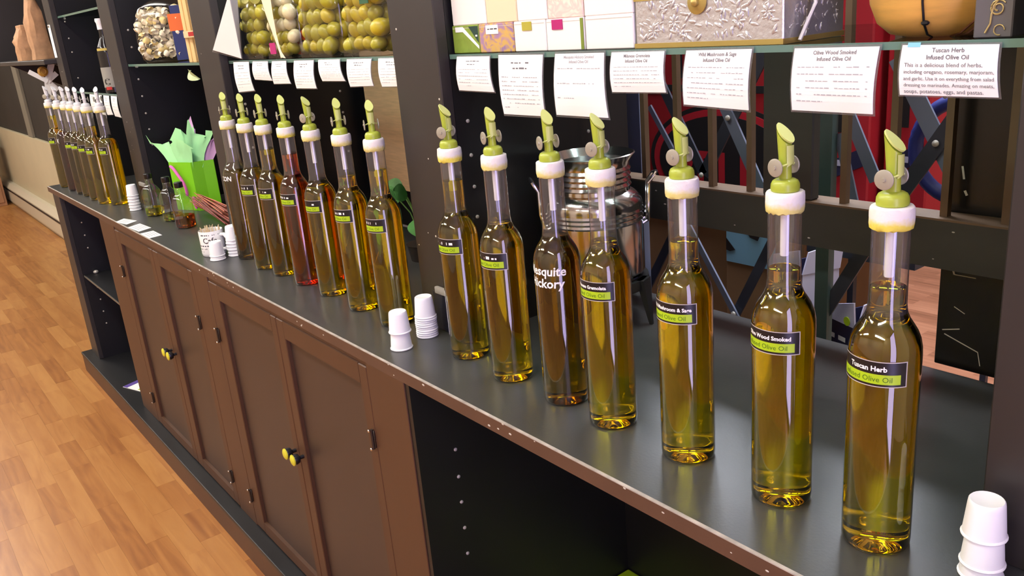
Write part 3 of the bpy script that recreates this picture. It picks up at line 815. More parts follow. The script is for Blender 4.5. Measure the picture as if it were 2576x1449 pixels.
# ------------------------------------------------------------------ sample bottles
m_blackcap = mat('black_plastic_cap', (16, 16, 16), 0.35)
def sample(x, y, lv, oil, label, w=0.0225):
    t = thing('sample_bottle', label, 'bottle', (x, y, 0.0), 'small tasting bottles')
    pr = [(w*0.9, 0.0), (w, 0.003), (w, 0.070), (w*0.93, 0.079), (w*0.7, 0.088), (w*0.45, 0.095), (w*0.40, 0.100), (w*0.40, 0.116)]
    part('glass_body', lathe(pr, 36, True, False, 5.0), m_glass, t, True, world=False)
    part('oil', lathe([(w*0.86, 0.003), (w*0.955, 0.006), (w*0.955, lv)], 36, True, True, 5.0), oil, t, 0.5, world=False)
    part('cap', lathe([(w*0.50, 0.113), (w*0.52, 0.114), (w*0.52, 0.127), (w*0.46, 0.1285)], 24), m_blackcap, t, True, world=False)
    part('neck_ring', lathe([(w*0.44, 0.108), (w*0.50, 0.1095), (w*0.44, 0.111)], 20, False, False), m_glass, t, True, world=False)
    part('printed_mark', wrap(words(-0.008, 0.008, 0.045, 0.006, 5, 0.9), w*1.01, -PI*0.62, 0.0), m_ink, t, world=False)
    t.rotation_euler = (0, 0, 0.55)
sample(-1.637, 0.112, 0.026, liquid('clear_yellow_oil', (0.86, 0.80, 0.16)), 'small square bottle of yellow oil farthest from the mug')
sample(-1.505, 0.125, 0.022, MATS['clear_yellow_oil'], 'small square bottle of yellow oil in the middle of the three')
sample(-1.365, 0.118, 0.036, m_oilb, 'small square bottle of brown oil nearest the mug')

# ------------------------------------------------------------------ gift bag with tissue paper
m_bag = mat('lime_green_bag_paper', (124, 206, 18), 0.45)
m_pink = mat('pink_ribbon', (232, 110, 196), 0.5)
def tissue_mat(name, rgb):
    M = mat(name, rgb, 0.8); b = M.node_tree.nodes['Principled BSDF']
    return M
m_tisg = tissue_mat('pale_green_tissue', (160, 224, 158)); m_tisp = tissue_mat('lilac_tissue', (212, 168, 216))
t = thing('gift_bag', 'lime green paper gift bag with pink ribbon handles', 'gift bag', (-1.60, 0.235, 0))
A0, A1, A2 = (-1.655, 0.184), (-1.566, 0.222), (-1.548, 0.286)
A3 = (A0[0]+A2[0]-A1[0], A0[1]+A2[1]-A1[1])
def quad3(p, q, z0, z1, th=0.0012):
    d = Vector((q[0]-p[0], q[1]-p[1], 0)).normalized(); nrm = Vector((-d.y, d.x, 0))*th
    return prism([p, q, (q[0]+nrm.x, q[1]+nrm.y), (p[0]+nrm.x, p[1]+nrm.y)], 'z', z0, z1)
ZT = 0.148
part('front_panel', quad3(A0, A1, 0, ZT), m_bag, t)
mid = ((A1[0]+A2[0])/2-0.004, (A1[1]+A2[1])/2+0.002)
part('side_gusset', join(quad3(A1, mid, 0, ZT), quad3(mid, A2, 0, ZT)), m_bag, t)
part('back_panel', quad3(A3, A2, 0, ZT), m_bag, t); part('side_gusset', quad3(A0, A3, 0, ZT), m_bag, t)
part('bottom', prism([A0, A1, A2, A3], 'z', 0, 0.002), m_bag, t)
# ribbon handle on the front panel
dF = Vector((A1[0]-A0[0], A1[1]-A0[1], 0)); nF = Vector((dF.y, -dF.x, 0)).normalized()
pts = []
for i in range(15):
    s = i/14.0
    p = Vector((A0[0], A0[1], 0))+dF*(0.14+0.55*math.sin(s*PI*0.62)**1.2)+nF*(0.006+0.006*math.sin(PI*s))
    pts.append((p.x, p.y, 0.136+0.004*math.sin(PI*min(1, s*3))-0.088*s**1.3))
part('ribbon_handle', tube(pts, 0.0046, 8), m_pink, t, True)
part('ribbon_end', tube([(A1[0]-0.004, A1[1]-0.008, 0.045), (A1[0]-0.002, A1[1]-0.009, 0.025), (A1[0], A1[1]-0.008, 0.008)], [0.004, 0.006, 0.003], 8), m_pink, t, True)

def crumple(name, base, spread, top, n, seed, m, parent):
    """a sheet of tissue rising from the bag mouth in stiff folds"""
    R2 = random.Random(seed); V, F = [], []; k = 6
    for j in range(k):
        f = j/(k-1)
        for i in range(n):
            g = i/(n-1)
            bx = base[0][0]+(base[1][0]-base[0][0])*g; by = base[0][1]+(base[1][1]-base[0][1])*g
            tx = spread[0][0]+(spread[1][0]-spread[0][0])*g; ty = spread[0][1]+(spread[1][1]-spread[0][1])*g
            zt = top[0]*(1-g)+top[1]*g
            w = 0.010*f*math.sin(i*1.9+seed*1.7+0.5*j)*R2.uniform(0.6, 1.2)
            V.append((bx+(tx-bx)*f**1.2+w, by+(ty-by)*f**1.2+R2.uniform(-0.004, 0.004)*f+w*0.5, 0.128+(zt-0.128)*f+R2.uniform(-0.022, 0.016)*f*(j == k-1)))
    for j in range(k-1):
        for i in range(n-1):
            a = j*n+i; F.append((a, a+1, a+1+n, a+n))
    return part(name, (V, F), m, parent, 1.2)
tt = thing('tissue_paper', 'pale green tissue paper fanning out of the gift bag', 'tissue paper', (-1.60, 0.235, 0.128))
crumple('sheet', ((-1.65, 0.19), (-1.585, 0.22)), ((-1.76, 0.165), (-1.66, 0.215)), (0.225, 0.205), 8, 1, m_tisg, tt)
crumple('sheet', ((-1.62, 0.205), (-1.565, 0.228)), ((-1.66, 0.200), (-1.545, 0.232)), (0.215, 0.205), 8, 2, m_tisg, tt)
crumple('sheet', ((-1.60, 0.225), (-1.56, 0.255)), ((-1.61, 0.245), (-1.545, 0.30)), (0.262, 0.225), 7, 3, m_tisg, tt)
crumple('sheet', ((-1.64, 0.21), (-1.60, 0.25)), ((-1.71, 0.215), (-1.64, 0.27)), (0.225, 0.235), 7, 4, m_tisg, tt)
tt = thing('tissue_paper', 'lilac tissue paper at the back of the gift bag', 'tissue paper', (-1.57, 0.27, 0.128))
crumple('sheet', ((-1.575, 0.250), (-1.555, 0.28)), ((-1.565, 0.275), (-1.545, 0.335)), (0.222, 0.222), 6, 5, m_tisp, tt)
crumple('sheet', ((-1.60, 0.25), (-1.59, 0.26)), ((-1.68, 0.272), (-1.66, 0.285)), (0.265, 0.262), 3, 6, m_tisp, tt)

# ------------------------------------------------------------------ stone jar, twig bundle, plant
t = thing('stone_jar', 'round pale grey speckled jar behind the twig bundle', 'jar', (-1.355, 0.292, 0))
part('body', lathe([(0.022, 0), (0.036, 0.012), (0.044, 0.035), (0.043, 0.062), (0.034, 0.086), (0.018, 0.099), (0.004, 0.102)], 28), mat('speckled_stone', (190, 192, 170), 0.7, noise=0.22, nscale=220), t, True, world=False)
part('rim', lathe([(0.016, 0.099), (0.019, 0.102), (0.014, 0.106), (0.0, 0.106)], 20, False, False), MATS['speckled_stone'], t, True, world=False)
t = thing('twig_bundle', 'sheaf of reddish brown twigs lying beside the stone jar', 'twigs', (-1.31, 0.20, 0))
m_twig = mat('red_brown_twig', (178, 96, 64), 0.6, noise=0.25, nscale=60); m_twig2 = mat('dark_red_twig', (130, 58, 46), 0.6, noise=0.25, nscale=60)
a, b = Vector((-1.475, 0.192, 0.052)), Vector((-1.225, 0.205, 0.010))
for i in range(40):
    th = R.uniform(0, 2*PI); rr = math.sqrt(R.random())
    o1 = Vector((R.uniform(-0.03, 0.03), 0.018*rr*math.cos(th), 0.020*rr*math.sin(th))); o2 = Vector((R.uniform(-0.02, 0.02), 0.030*rr*math.cos(th+1.2), max(-0.006, 0.034*rr*math.sin(th+1.2)+0.016)))
    p, q = a+o1, b+o2
    part('twig', tube([p, (p+q)/2+Vector((0, R.uniform(-0.003, 0.003), R.uniform(-0.003, 0.003))), q], [0.0012, 0.0021, 0.0018], 5), m_twig if i % 3 else m_twig2, t)

t = thing('potted_plant', 'leafy green houseplant in a dark pot behind the middle bottles', 'plant', (-0.50, 0.36, 0))
part('pot', lathe([(0.030, 0), (0.036, 0.035), (0.038, 0.036), (0.034, 0.036), (0.0, 0.030)], 24, True, False), mat('dark_plant_pot', (30, 24, 22), 0.5), t, True, world=False)
m_leaf = mat('green_leaf', (96, 156, 84), 0.45, noise=0.2, nscale=40); m_stem = mat('leaf_stem', (110, 150, 80), 0.5)
def leaf(base, tip, w, nrm):
    b, e, nn = Vector(base), Vector(tip), Vector(nrm).normalized(); d = e-b; s = d.cross(nn).normalized(); V, F = [], []
    k = 9
    for i in range(k):
        f = i/(k-1.0); ww = w*math.sin(PI*min(1, f*0.92+0.06))**0.8
        c = b+d*f+nn*0.012*math.sin(PI*f)
        V += [tuple(c-s*ww+nn*0.006), tuple(c), tuple(c+s*ww+nn*0.006)]
    for i in range(k-1):
        for j in range(2): F.append((3*i+j, 3*i+j+1, 3*i+j+4, 3*i+j+3))
    return (V, F)
for (tip, w, nz) in (((-0.42, 0.30, 0.16), 0.020, (1, -0.4, 0.5)), ((-0.395, 0.345, 0.115), 0.024, (1, -0.2, 0.2)), ((-0.40, 0.30, 0.075), 0.030, (1, -0.5, 0.1)), ((-0.43, 0.36, 0.035), 0.026, (1, -0.6, 0.2)),
                     ((-0.46, 0.28, 0.17), 0.018, (1, -0.6, 0.5)), ((-0.52, 0.27, 0.15), 0.022, (0.7, -0.7, 0.5)), ((-0.40, 0.39, 0.14), 0.02, (1, 0, 0.3)), ((-0.58, 0.33, 0.16), 0.02, (0.5, -0.5, 0.7))):
    base = Vector((-0.50, 0.36, 0.035)); tv = Vector(tip); midp = base+(tv-base)*0.45+Vector((0, 0, 0.05))
    part('stem', tube([base, base+(midp-base)*0.5+Vector((0, 0, 0.02)), midp], 0.0015, 5), m_stem, t)
    part('leaf', leaf(midp, tv, w, nz), m_leaf, t)

# ------------------------------------------------------------------ steel oil tank on a three-legged stand
fx, fy = 0.068, 0.345
t = thing('steel_oil_tank', 'shiny stainless steel oil tank with side handles behind the handwritten bottle', 'tank', (fx, fy, 0))
pr = [(0.060, 0.078), (0.074, 0.081), (0.0765, 0.086), (0.0765, 0.168)]
for i in range(3): pr += [(0.0785, 0.171+0.007*i), (0.0765, 0.1745+0.007*i)]
pr += [(0.0765, 0.196), (0.0745, 0.203), (0.066, 0.212), (0.058, 0.2165), (0.0575, 0.222)]
for i in range(4): pr += [(0.0605, 0.2245+0.0085*i), (0.0575, 0.229+0.0085*i)]
pr += [(0.059, 0.262), (0.066, 0.271), (0.068, 0.2735), (0.066, 0.2745), (0.057, 0.262), (0.054, 0.22), (0.0, 0.218)]
part('drum', lathe(pr, 56, True, False), m_steel, t, 0.5, world=False)
for s in (1, -1):
    ang = math.atan2(RIGHT.y, RIGHT.x)+(0 if s == 1 else PI)
    hg = tube([(0.0745, 0, 0.160), (0.083, 0, 0.163), (0.086, 0, 0.185), (0.087, 0, 0.222), (0.096, 0, 0.236), (0.0985, 0, 0.240)], 0.0030, 8)
    hg2 = tube([(0.0745, 0.022, 0.160), (0.083, 0.022, 0.163), (0.086, 0.022, 0.185), (0.087, 0.022, 0.222), (0.096, 0.018, 0.236), (0.0985, 0.0, 0.240)], 0.0030, 8)
    part('handle', rotz(shift(join(hg, hg2), (0, -0.011, 0)), ang), m_chrome, t, True, world=False)
cd = Vector((CAMLOC[0]-fx, CAMLOC[1]-fy, 0)).normalized()
st = thing('tank_stand', 'black three-legged metal stand under the steel oil tank', 'stand', (fx, fy, 0))
part('ring', lathe([(0.070, 0.060), (0.082, 0.060), (0.083, 0.068), (0.082, 0.076), (0.070, 0.076), (0.070, 0.060)], 40, False, False), mat('black_powder_coat', (34, 36, 36), 0.5), st, True, world=False)
for i in range(3):
    a = math.atan2(0.3775-fy, 0.1543-fx)+i*2*PI/3
    leg = prism([(0.0735, 0.076), (0.086, 0.076), (0.0935, 0.0), (0.0885, 0.0)], 'y', -0.006, 0.006)
    leg = ([(v[0], v[1]*(0.5+1.9*v[2]/0.076), v[2]) for v in leg[0]], leg[1])
    part('leg', rotz(leg, a), MATS['black_powder_coat'], st, world=False)
part('spigot', shift(tube([(0, -0.075, 0.095), (0, -0.09, 0.095), (0, -0.093, 0.085)], 0.005, 8), (0, 0, 0)), m_chrome, t, True, world=False)

# ------------------------------------------------------------------ description cards hanging from the shelf edges
CY = 0.1575
def card(q, label, group, title=None, lines=6, body=None, dark=None, seed=0, tape=False, sleeve=True, title2='Infused Olive Oil'):
    """q: four (x, z) corners: top left, top right, bottom right, bottom left"""
    def B(u, v):      # u to the right, v downwards, 0..1
        return tuple((q[0][i]*(1-u)+q[1][i]*u)*(1-v)+(q[3][i]*(1-u)+q[2][i]*u)*v for i in (0, 1))
    def place(g, y):  # geometry in unit card space (u right, v down)
        return ([(B(a[0], a[1])[0], y, B(a[0], a[1])[1]) for a in g[0]], g[1])
    W = q[1][0]-q[0][0]; H = q[0][1]-q[3][1]
    cx = sum(p[0] for p in q)/4; zb = min(p[1] for p in q)
    t = thing('info_card', label, 'card', (cx, CY, zb), group)
    n = 6
    def curve(y0, y1, e):
        V, F = [], []
        for j in range(n+1):
            v = -e+(1+2*e)*j/n; yy = -0.004*math.sin(PI*v*0.9)
            for u in (-e*0.6, 1+e*0.6):
                p = B(u, v)
                V += [(p[0], y0+yy, p[1]), (p[0], y1+yy, p[1])]
        for j in range(n):
            a = 4*j
            F += [(a, a+2, a+6, a+4), (a+1, a+5, a+7, a+3), (a, a+4, a+5, a+1), (a+2, a+3, a+7, a+6)]
        F += [(0, 1, 3, 2), (4*n, 4*n+2, 4*n+3, 4*n+1)]
        return (V, F)
    part('paper', curve(CY-0.0004, CY+0.0002, 0.0), m_white, t)
    if sleeve: part('plastic_sleeve', curve(CY+0.0003, CY+0.0007, 0.035), m_sleeve, t)
    yt = CY-0.0007
    def bent(g):
        return ([(B(a[0], a[1])[0], yt-0.004*math.sin(PI*a[1]*0.9), B(a[0], a[1])[1]) for a in g[0]], g[1])
    def line_text(s, v, h, mt, thick=0.0, shear=0.0, name='printed_text'):
        g = text(s, h/H*1.4, thick/H, shear=shear); k = H/W
        mw = max(abs(a[0]) for a in g[0])*k
        sc = min(1.0, 0.46/mw)
        part(name, bent(([(0.5+a[0]*k*sc, v-a[1]*sc) for a in g[0]], g[1])), mt, t)
    th = 0.0042 if title else 0
    md = dark or m_print
    v = 0.14
    if title:
        v = 0.0058/H
        line_text(title, v, 0.0036, md, 0.00005); v += 0.0055/H
        line_text(title2, v, 0.0036, md, 0.00005); v += 0.0030/H
    else:
        g = words(0.30, 0.70, 0, 0.030, seed+1, 0.95); part('printed_text', bent(([(a[0], v-a[1]) for a in g[0]], g[1])), m_print, t)
        g = words(0.34, 0.66, 0, 0.030, seed+2, 0.95); part('printed_text', bent(([(a[0], v+0.09-a[1]) for a in g[0]], g[1])), m_print, t); v += 0.18
    if body:
        for k_, s in enumerate(body):
            g = text(s, 0.115, align='LEFT'); mw = max(a[0] for a in g[0])*H/W; sc = min(1, 0.92/mw)
            part('printed_text', bent(([(0.05+a[0]*H/W*sc, v+0.075+0.132*k_-a[1]*sc) for a in g[0]], g[1])), md, t)
    else:
        gs = []
        for k_ in range(lines):
            g = words(0.07, 0.93 if k_ < lines-1 else 0.4, 0, 0.017, seed*31+k_, 0.82); gs.append(([(a[0], v+0.05+k_*(0.9-v)/lines-a[1]) for a in g[0]], g[1]))
        part('printed_text', bent(join(*gs)), mat('faint_print', (176, 176, 182), 0.8), t)
    if tape: part('tape', bent(([(0.06, -0.05), (0.2, -0.05), (0.2, 0.04), (0.06, 0.04)], [(3, 2, 1, 0)])), mat('pale_blue_tape', (130, 200, 226), 0.5), t)
GA = 'oil description cards above the nearest bottles'
card([(0.0, 0.4405), (0.079, 0.4400), (0.0844, 0.3920), (-0.001, 0.3933)], 'small white description card nearest the brown upright, above the first bottle', GA, seed=1)
card([(0.0998, 0.4415), (0.1934, 0.4405), (0.1908, 0.3629), (0.1029, 0.3627)], 'long white description card with grey lines, second from the brown upright', GA, seed=2, lines=8)
card([(0.2176, 0.4410), (0.3054, 0.4410), (0.3085, 0.3656), (0.2140, 0.3658)], 'long nearly blank description card above the handwritten bottle', GA, title='Mesquite Hickory Smoked', dark=mat('pale_title_print', (160, 160, 166), 0.8), seed=3, lines=3)
card([(0.3181, 0.4410), (0.3997, 0.4410), (0.4013, 0.3971), (0.3173, 0.3961)], 'short white description card under the left end of the silver chest', GA, title='Milanese Gremolata', seed=4, lines=6)
card([(0.4306, 0.4410), (0.5144, 0.4410), (0.5115, 0.3814), (0.4266, 0.3849)], 'white card titled Mushroom & Sage under the right half of the silver chest', GA, title='Wild Mushroom & Sage', seed=5, lines=7, tape=False)
card([(0.5630, 0.4405), (0.6477, 0.4405), (0.6447, 0.3825), (0.5619, 0.3835)], 'large white card with faint writing under the wooden bowl', GA, title='Olive Wood Smoked', seed=6, lines=6)
card([(0.6683, 0.4410), (0.7464, 0.4400), (0.7497, 0.3994), (0.6687, 0.3999)], 'white card headed Tuscan Herb at the right end of the shelf', GA, title='Tuscan Herb', dark=mat('mid_grey_print', (96, 96, 104), 0.8), tape=True,
     body=['This is a delicious blend of herbs,', 'including oregano, rosemary, marjoram,', 'and garlic. Use it on everything from salad', 'dressing to marinades. Amazing on meats,', 'soups, potatoes, eggs, and pastas.'])
GB = 'oil description cards above the middle bottles'
mc_ = [([(-0.888, 0.4405), (-0.798, 0.4405), (-0.790, 0.380), (-0.884, 0.375)], 'long narrow white card at the far end of the middle shelf'),
       ([(-0.7745, 0.4410), (-0.694, 0.4405), (-0.683, 0.4019), (-0.776, 0.4037)], 'short curled white card, second from the far end of the middle shelf'),
       ([(-0.671, 0.4405), (-0.6016, 0.4405), (-0.5933, 0.397), (-0.677, 0.3955)], 'white card third from the far end of the middle shelf'),
       ([(-0.5634, 0.4405), (-0.476, 0.4405), (-0.4786, 0.389), (-0.5685, 0.388)], 'white card in the centre of the middle shelf'),
       ([(-0.4557, 0.4405), (-0.3703, 0.4405), (-0.3574, 0.4036), (-0.4485, 0.4029)], 'slanting white card third nearest on the middle shelf'),
       ([(-0.342, 0.4405), (-0.2545, 0.4405), (-0.2568, 0.3965), (-0.3407, 0.394)], 'white card overlapping the wooden board on the middle shelf'),
       ([(-0.2303, 0.4405), (-0.145, 0.4405), (-0.146, 0.397), (-0.2273, 0.3955)], 'white card partly hidden by the brown upright')]
for i, (q, lab) in enumerate(mc_): card(q, lab, GB, seed=10+i, lines=6)
CYs = CY
GC = 'cards above the far bottles'
for i, (x, lab) in enumerate(((-2.36, 'white card above the far bottles, farthest along the shelf'), (-2.26, 'white card above the far bottles, second along'), (-2.16, 'white card above the far bottles, third along'), (-2.06, 'white card above the far bottles nearest the upright'))):
    card([(x, 0.3415), (x+0.075, 0.3415), (x+0.08, 0.280-0.006*(i % 2)), (x+0.003, 0.276)], lab, GC, seed=20+i, lines=4)

# ------------------------------------------------------------------ goods on the right shelf
def pattern_mat(name, cols, scale, kind='wave'):
    M = bpy.data.materials.new(name); M.use_nodes = True; nt = M.node_tree; b = nt.nodes['Principled BSDF']; b.inputs['Roughness'].default_value = 0.5
    g = nt.nodes.new('ShaderNodeNewGeometry'); w = nt.nodes.new('ShaderNodeTexNoise'); w.inputs['Scale'].default_value = scale; w.inputs['Detail'].default_value = 1; w.inputs['Distortion'].default_value = 2.0
    nt.links.new(g.outputs['Position'], w.inputs['Vector']); r = nt.nodes.new('ShaderNodeValToRGB'); r.color_ramp.interpolation = 'EASE'
    e = r.color_ramp.elements
    e[0].position = 0.3; e[0].color = lin(cols[0])+(1,); e[1].position = 0.7; e[1].color = lin(cols[-1])+(1,)
    for i, c in enumerate(cols[1:-1]): k = e.new(0.3+0.4*(i+1)/(len(cols)-1)); k.color = lin(c)+(1,)
    nt.links.new(w.outputs['Fac'], r.inputs[0]); nt.links.new(r.outputs[0], b.inputs['Base Color']); return M
m_bx = mat('white_box_card', (240, 238, 232), 0.55); m_cream = mat('cream_box_card', (238, 214, 178), 0.6)
m_gpat = mat('green_box_print', (132, 158, 62), 0.5, noise=0.1, nscale=90)
m_mauve = pattern_mat('mauve_marbled_print', [(160, 128, 170), (176, 140, 150), (206, 170, 90), (150, 120, 160)], 38)
m_rose = pattern_mat('rose_marbled_print', [(246, 226, 210), (236, 200, 190), (248, 232, 214)], 45)
S0 = SZ+0.0004
def carton(x0, x1, z0, z1, m, label, group, y0=0.168, y1=0.232):
    t = thing('soap_box', label, 'box', ((x0+x1)/2, (y0+y1)/2, z0), group)
    part('carton', box(x0, x1, y0, y1, z0, z1, 0.0012, 1), m, t)
    part('flap_seam', box(x0+0.002, x1-0.002, y0-0.0002, y0+0.001, z1-0.0042, z1-0.0034), mat('seam_grey', (196, 190, 180), 0.7), t)
    return t
GS = 'soap boxes on the right shelf'
Z1, Z2 = 0.4826, 0.5600
t = carton(-0.0215, 0.0435, S0, Z1, m_gpat, 'green and black patterned soap box at the end of the bottom row', GS)
part('white_wedge', prism([(-0.005, Z1-0.002), (0.0425, S0+0.006), (0.0425, S0+0.010), (0.006, Z1-0.002)], 'y', 0.1674, 0.1679), m_white, t)
part('dark_wedge', prism([(0.020, Z1-0.002), (0.0425, S0+0.014), (0.0425, Z1-0.002)], 'y', 0.1676, 0.1679), mat('dark_teal_print', (40, 70, 60), 0.5), t)
part('printed_text', on_wall_y(words(0.026, 0.041, 0, 0.004, 8, 0.9), 0, 0.1672, Z1-0.016), m_white, t)
part('sticker', box(-0.012, 0.006, 0.1672, 0.1679, Z1-0.009, Z1-0.002), m_white, t)
t = carton(0.0445, 0.1220, S0, Z1, m_mauve, 'mauve and gold marbled soap box in the bottom row', GS)
part('sticker', box(0.062, 0.090, 0.1672, 0.1679, Z1-0.014, Z1-0.002), m_white, t)
part('printed_text', on_wall_y(words(0.066, 0.088, 0, 0.002, 9, 0.9), 0, 0.1670, Z1-0.008), m_dprint, t)
t = carton(0.1240, 0.1890, S0, Z1, m_bx, 'white soap box with a small olive coloured tag', GS)
part('olive_tag', box(0.143, 0.162, 0.1668, 0.1679, Z1-0.012, Z1-0.001), mat('olive_tag', (176, 170, 60), 0.5), t)
t = carton(0.1905, 0.2610, S0, Z1, m_bx, 'white soap box with a magenta tag', GS)
part('magenta_tag', box(0.203, 0.223, 0.1668, 0.1679, Z1-0.013, Z1-0.001), mat('magenta_tag', (180, 24, 110), 0.5), t)
part('green_stripe', box(0.2555, 0.2605, 0.1672, 0.1679, S0+0.001, Z1-0.001), mat('moss_stripe', (120, 140, 50), 0.5), t)
carton(0.2635, 0.3440, S0, Z1, m_bx, 'wide white soap box touching the silver chest', GS)
GU = 'soap boxes in the upper row'
carton(-0.0180, 0.0640, Z1, Z2, m_bx, 'tall white box at the left end of the upper row', GU)
carton(0.0655, 0.1325, Z1, Z2, m_cream, 'tall cream box in the upper row', GU)
carton(0.1340, 0.1940, Z1, Z2, m_bx, 'tall white box between the cream and the rose boxes', GU)
carton(0.1955, 0.2610, Z1, Z2, m_rose, 'tall box with a pale rose marbled print', GU)
carton(0.2630, 0.3440, Z1, Z2, m_bx, 'tall white box beside the silver chest in the upper row', GU)

m_silver = mat('embossed_silver_foil', (206, 206, 210), 0.30, metal=0.7, bump=0.5, bscale=180)
m_gold = mat('aged_gold', (186, 164, 92), 0.35, metal=0.5)
cx0, cx1, cy0, cy1 = 0.3475, 0.5425, 0.1680, 0.2700
t = thing('silver_chest', 'embossed silver treasure chest with gold trim on the glass shelf', 'chest', ((cx0+cx1)/2, 0.22, S0))
part('body', box(cx0, cx1, cy0, cy1, S0, 0.497, 0.0012, 1), m_silver, t)
part('gold_trim', join(box(cx0-0.001, cx1+0.001, cy0-0.0014, cy0+0.001, S0, S0+0.0052), box(cx1-0.001, cx1+0.0012, cy0, cy1, S0, S0+0.005), box(cx0-0.001, cx1+0.001, cy0-0.0012, cy0+0.001, 0.4945, 0.4990)), m_gold, t)
lidp = [(cy0, 0.499), (cy0+0.004, 0.52), (cy0+0.018, 0.535), (cy0+0.05, 0.543), (cy1-0.018, 0.535), (cy1-0.004, 0.52), (cy1, 0.499)]
part('lid', prism(lidp, 'x', cx0, cx1), m_silver, t)
part('clasp', shift(out(lathe([(0.0125, 0.0), (0.0125, 0.0015), (0.0085, 0.003), (0.005, 0.0035), (0.0045, 0.0065), (0.002, 0.0085), (0, 0.009)], 24)), (0.4380, cy0-0.0005, 0.4890)), m_gold, t, True)
# raised leaves and flowers, front and side
rel = []
for i in range(130):
    x, z, a = R.uniform(cx0+0.006, cx1-0.006), R.uniform(S0+0.008, 0.492), R.uniform(0, PI)
    if math.hypot(x-0.438, z-0.489) < 0.015: continue
    g = ball((0, 0, 0), R.uniform(0.0016, 0.0032), 1.9, 0.5, 0.6, 7, 4); c, s = math.cos(a), math.sin(a)
    rel.append(([(x+v[0]*c-v[2]*s, cy0+v[1], z+v[0]*s+v[2]*c) for v in g[0]], g[1]))
for fx_, fz_ in ((0.405, 0.470), (0.49, 0.468), (0.375, 0.462), (0.525, 0.475)):
    for k_ in range(8):
        a = k_*PI/4; g = ball((0.0048, 0, 0), 0.0026, 1.5, 0.5, 0.6, 7, 4); c, s = math.cos(a), math.sin(a)
        rel.append(([(fx_+v[0]*c-v[2]*s, cy0+v[1], fz_+v[0]*s+v[2]*c) for v in g[0]], g[1]))
for i in range(60):
    y, z, a = R.uniform(cy0+0.006, cy1-0.006), R.uniform(S0+0.008, 0.492), R.uniform(0, PI)
    g = ball((0, 0, 0), R.uniform(0.0014, 0.0030), 0.5, 1.9, 0.6, 7, 4); c, s = math.cos(a), math.sin(a)
    rel.append(([(cx1+v[0], y+v[1]*c-v[2]*s, z+v[1]*s+v[2]*c) for v in g[0]], g[1]))
o = part('embossed_relief', join(*rel), m_silver, t, True); o['kind'] = 'stuff'
part('ribbon', tube([(cx1+0.004, 0.200, 0.520), (cx1+0.010, 0.203, 0.500), (cx1+0.012, 0.202, 0.480), (cx1+0.008, 0.195, 0.462), (cx1+0.006, 0.186, S0+0.002)], 0.0019, 6), m_white, t, True)

m_bowl = mat('honey_olive_wood', (222, 172, 88), 0.4, noise=0.22, nscale=14, stretch=(1, 1, 6)); m_bark = mat('dark_wood_grain', (110, 62, 34), 0.5, noise=0.3, nscale=30)
bx_, by_ = 0.6640, 0.2330
t = thing('wooden_bowl', 'honey coloured olive wood bowl with a dark tied cord', 'bowl', (bx_, by_, S0))
bp_ = [(0.030, 0.0), (0.043, 0.003), (0.054, 0.013), (0.0605, 0.030), (0.063, 0.052), (0.0625, 0.075), (0.059, 0.075), (0.0585, 0.04), (0.045, 0.014), (0.0, 0.008)]
part('body', lathe(bp_, 44, True, False, 2.0, 1.05, 0.95), m_bowl, t, True, world=False)
def mer(a, off=0.0008): return [((r+off)*1.05*math.cos(a), (r+off)*0.95*math.sin(a), z) for r, z in bp_[:6]]
part('cord', tube(mer(-1.42), 0.0010, 6), m_ink, t, True, world=False)
part('cord_knot', ball(mer(-1.40)[2], 0.0028, 1.4, 1, 0.8, 8, 5), m_ink, t, True, world=False)
for k_, (a0, a1) in enumerate(((-0.95, -0.35), (-0.80, -0.20), (-0.60, -0.1))):
    part('grain_streak', tube([((r+0.0004)*1.05*math.cos(a0+(a1-a0)*i/5), (r+0.0004)*0.95*math.sin(a0+(a1-a0)*i/5), z) for i, (r, z) in enumerate(bp_[:6])], 0.0011+0.0008*k_, 6), m_bark, t, True, world=False)
t = thing('small_funnel', 'small khaki funnel shaped stand between the bowl and the grey box', 'stand', (0.7165, 0.245, S0))
part('base', lathe([(0.026, 0), (0.026, 0.003), (0.012, 0.012), (0.006, 0.022), (0.005, 0.04), (0.007, 0.042), (0.0, 0.042)], 24, True, False), mat('khaki_metal', (120, 112, 84), 0.5), t, True, world=False)
part('collar', lathe([(0.0075, 0.030), (0.0085, 0.032), (0.0075, 0.034)], 16, False, False), MATS['khaki_metal'], t, True, world=False)
t = thing('gift_box', 'slim grey box with a gold scroll motif at the right end of the shelf', 'box', (0.7355, 0.185, S0))
part('carton', box(0.7205, 0.7500, 0.168, 0.200, S0, 0.560, 0.001, 1), mat('slate_grey_card', (92, 90, 92), 0.5), t)
sp_ = []
for i in range(26):
    f = i/25.0; a = PI*0.2+f*3.3*PI; rr = 0.0065*(1-f*0.72); sp_.append((0.7385+rr*math.cos(a), 0.1675, 0.4665+rr*math.sin(a)))
sp2 = [(0.7300, 0.1675, S0+0.004), (0.7335, 0.1675, 0.455), (0.7340, 0.1675, 0.462), (0.7350, 0.1675, 0.4680), (0.7385, 0.1675, 0.4730)]
sp3 = [(0.7405+0.004*math.cos(a_*0.5), 0.1675, 0.4500+0.004*math.sin(a_*0.5)) for a_ in range(11)]
part('gold_scroll', join(tube(sp_, 0.0006, 5), tube(sp2, 0.0008, 5), tube(sp3, 0.0005, 5)), mat('gold_foil', (190, 170, 110), 0.4, metal=0.4), t)
part('printed_text', on_wall_y(words(0.730, 0.745, 0, 0.002, 77, 1.0), 0, 0.1677, 0.4800), m_white, t)
part('emblem', prism([(0.734, 0.486), (0.742, 0.4875), (0.739, 0.490), (0.743, 0.493), (0.735, 0.490)], 'y', 0.1674, 0.1679), m_white, t)

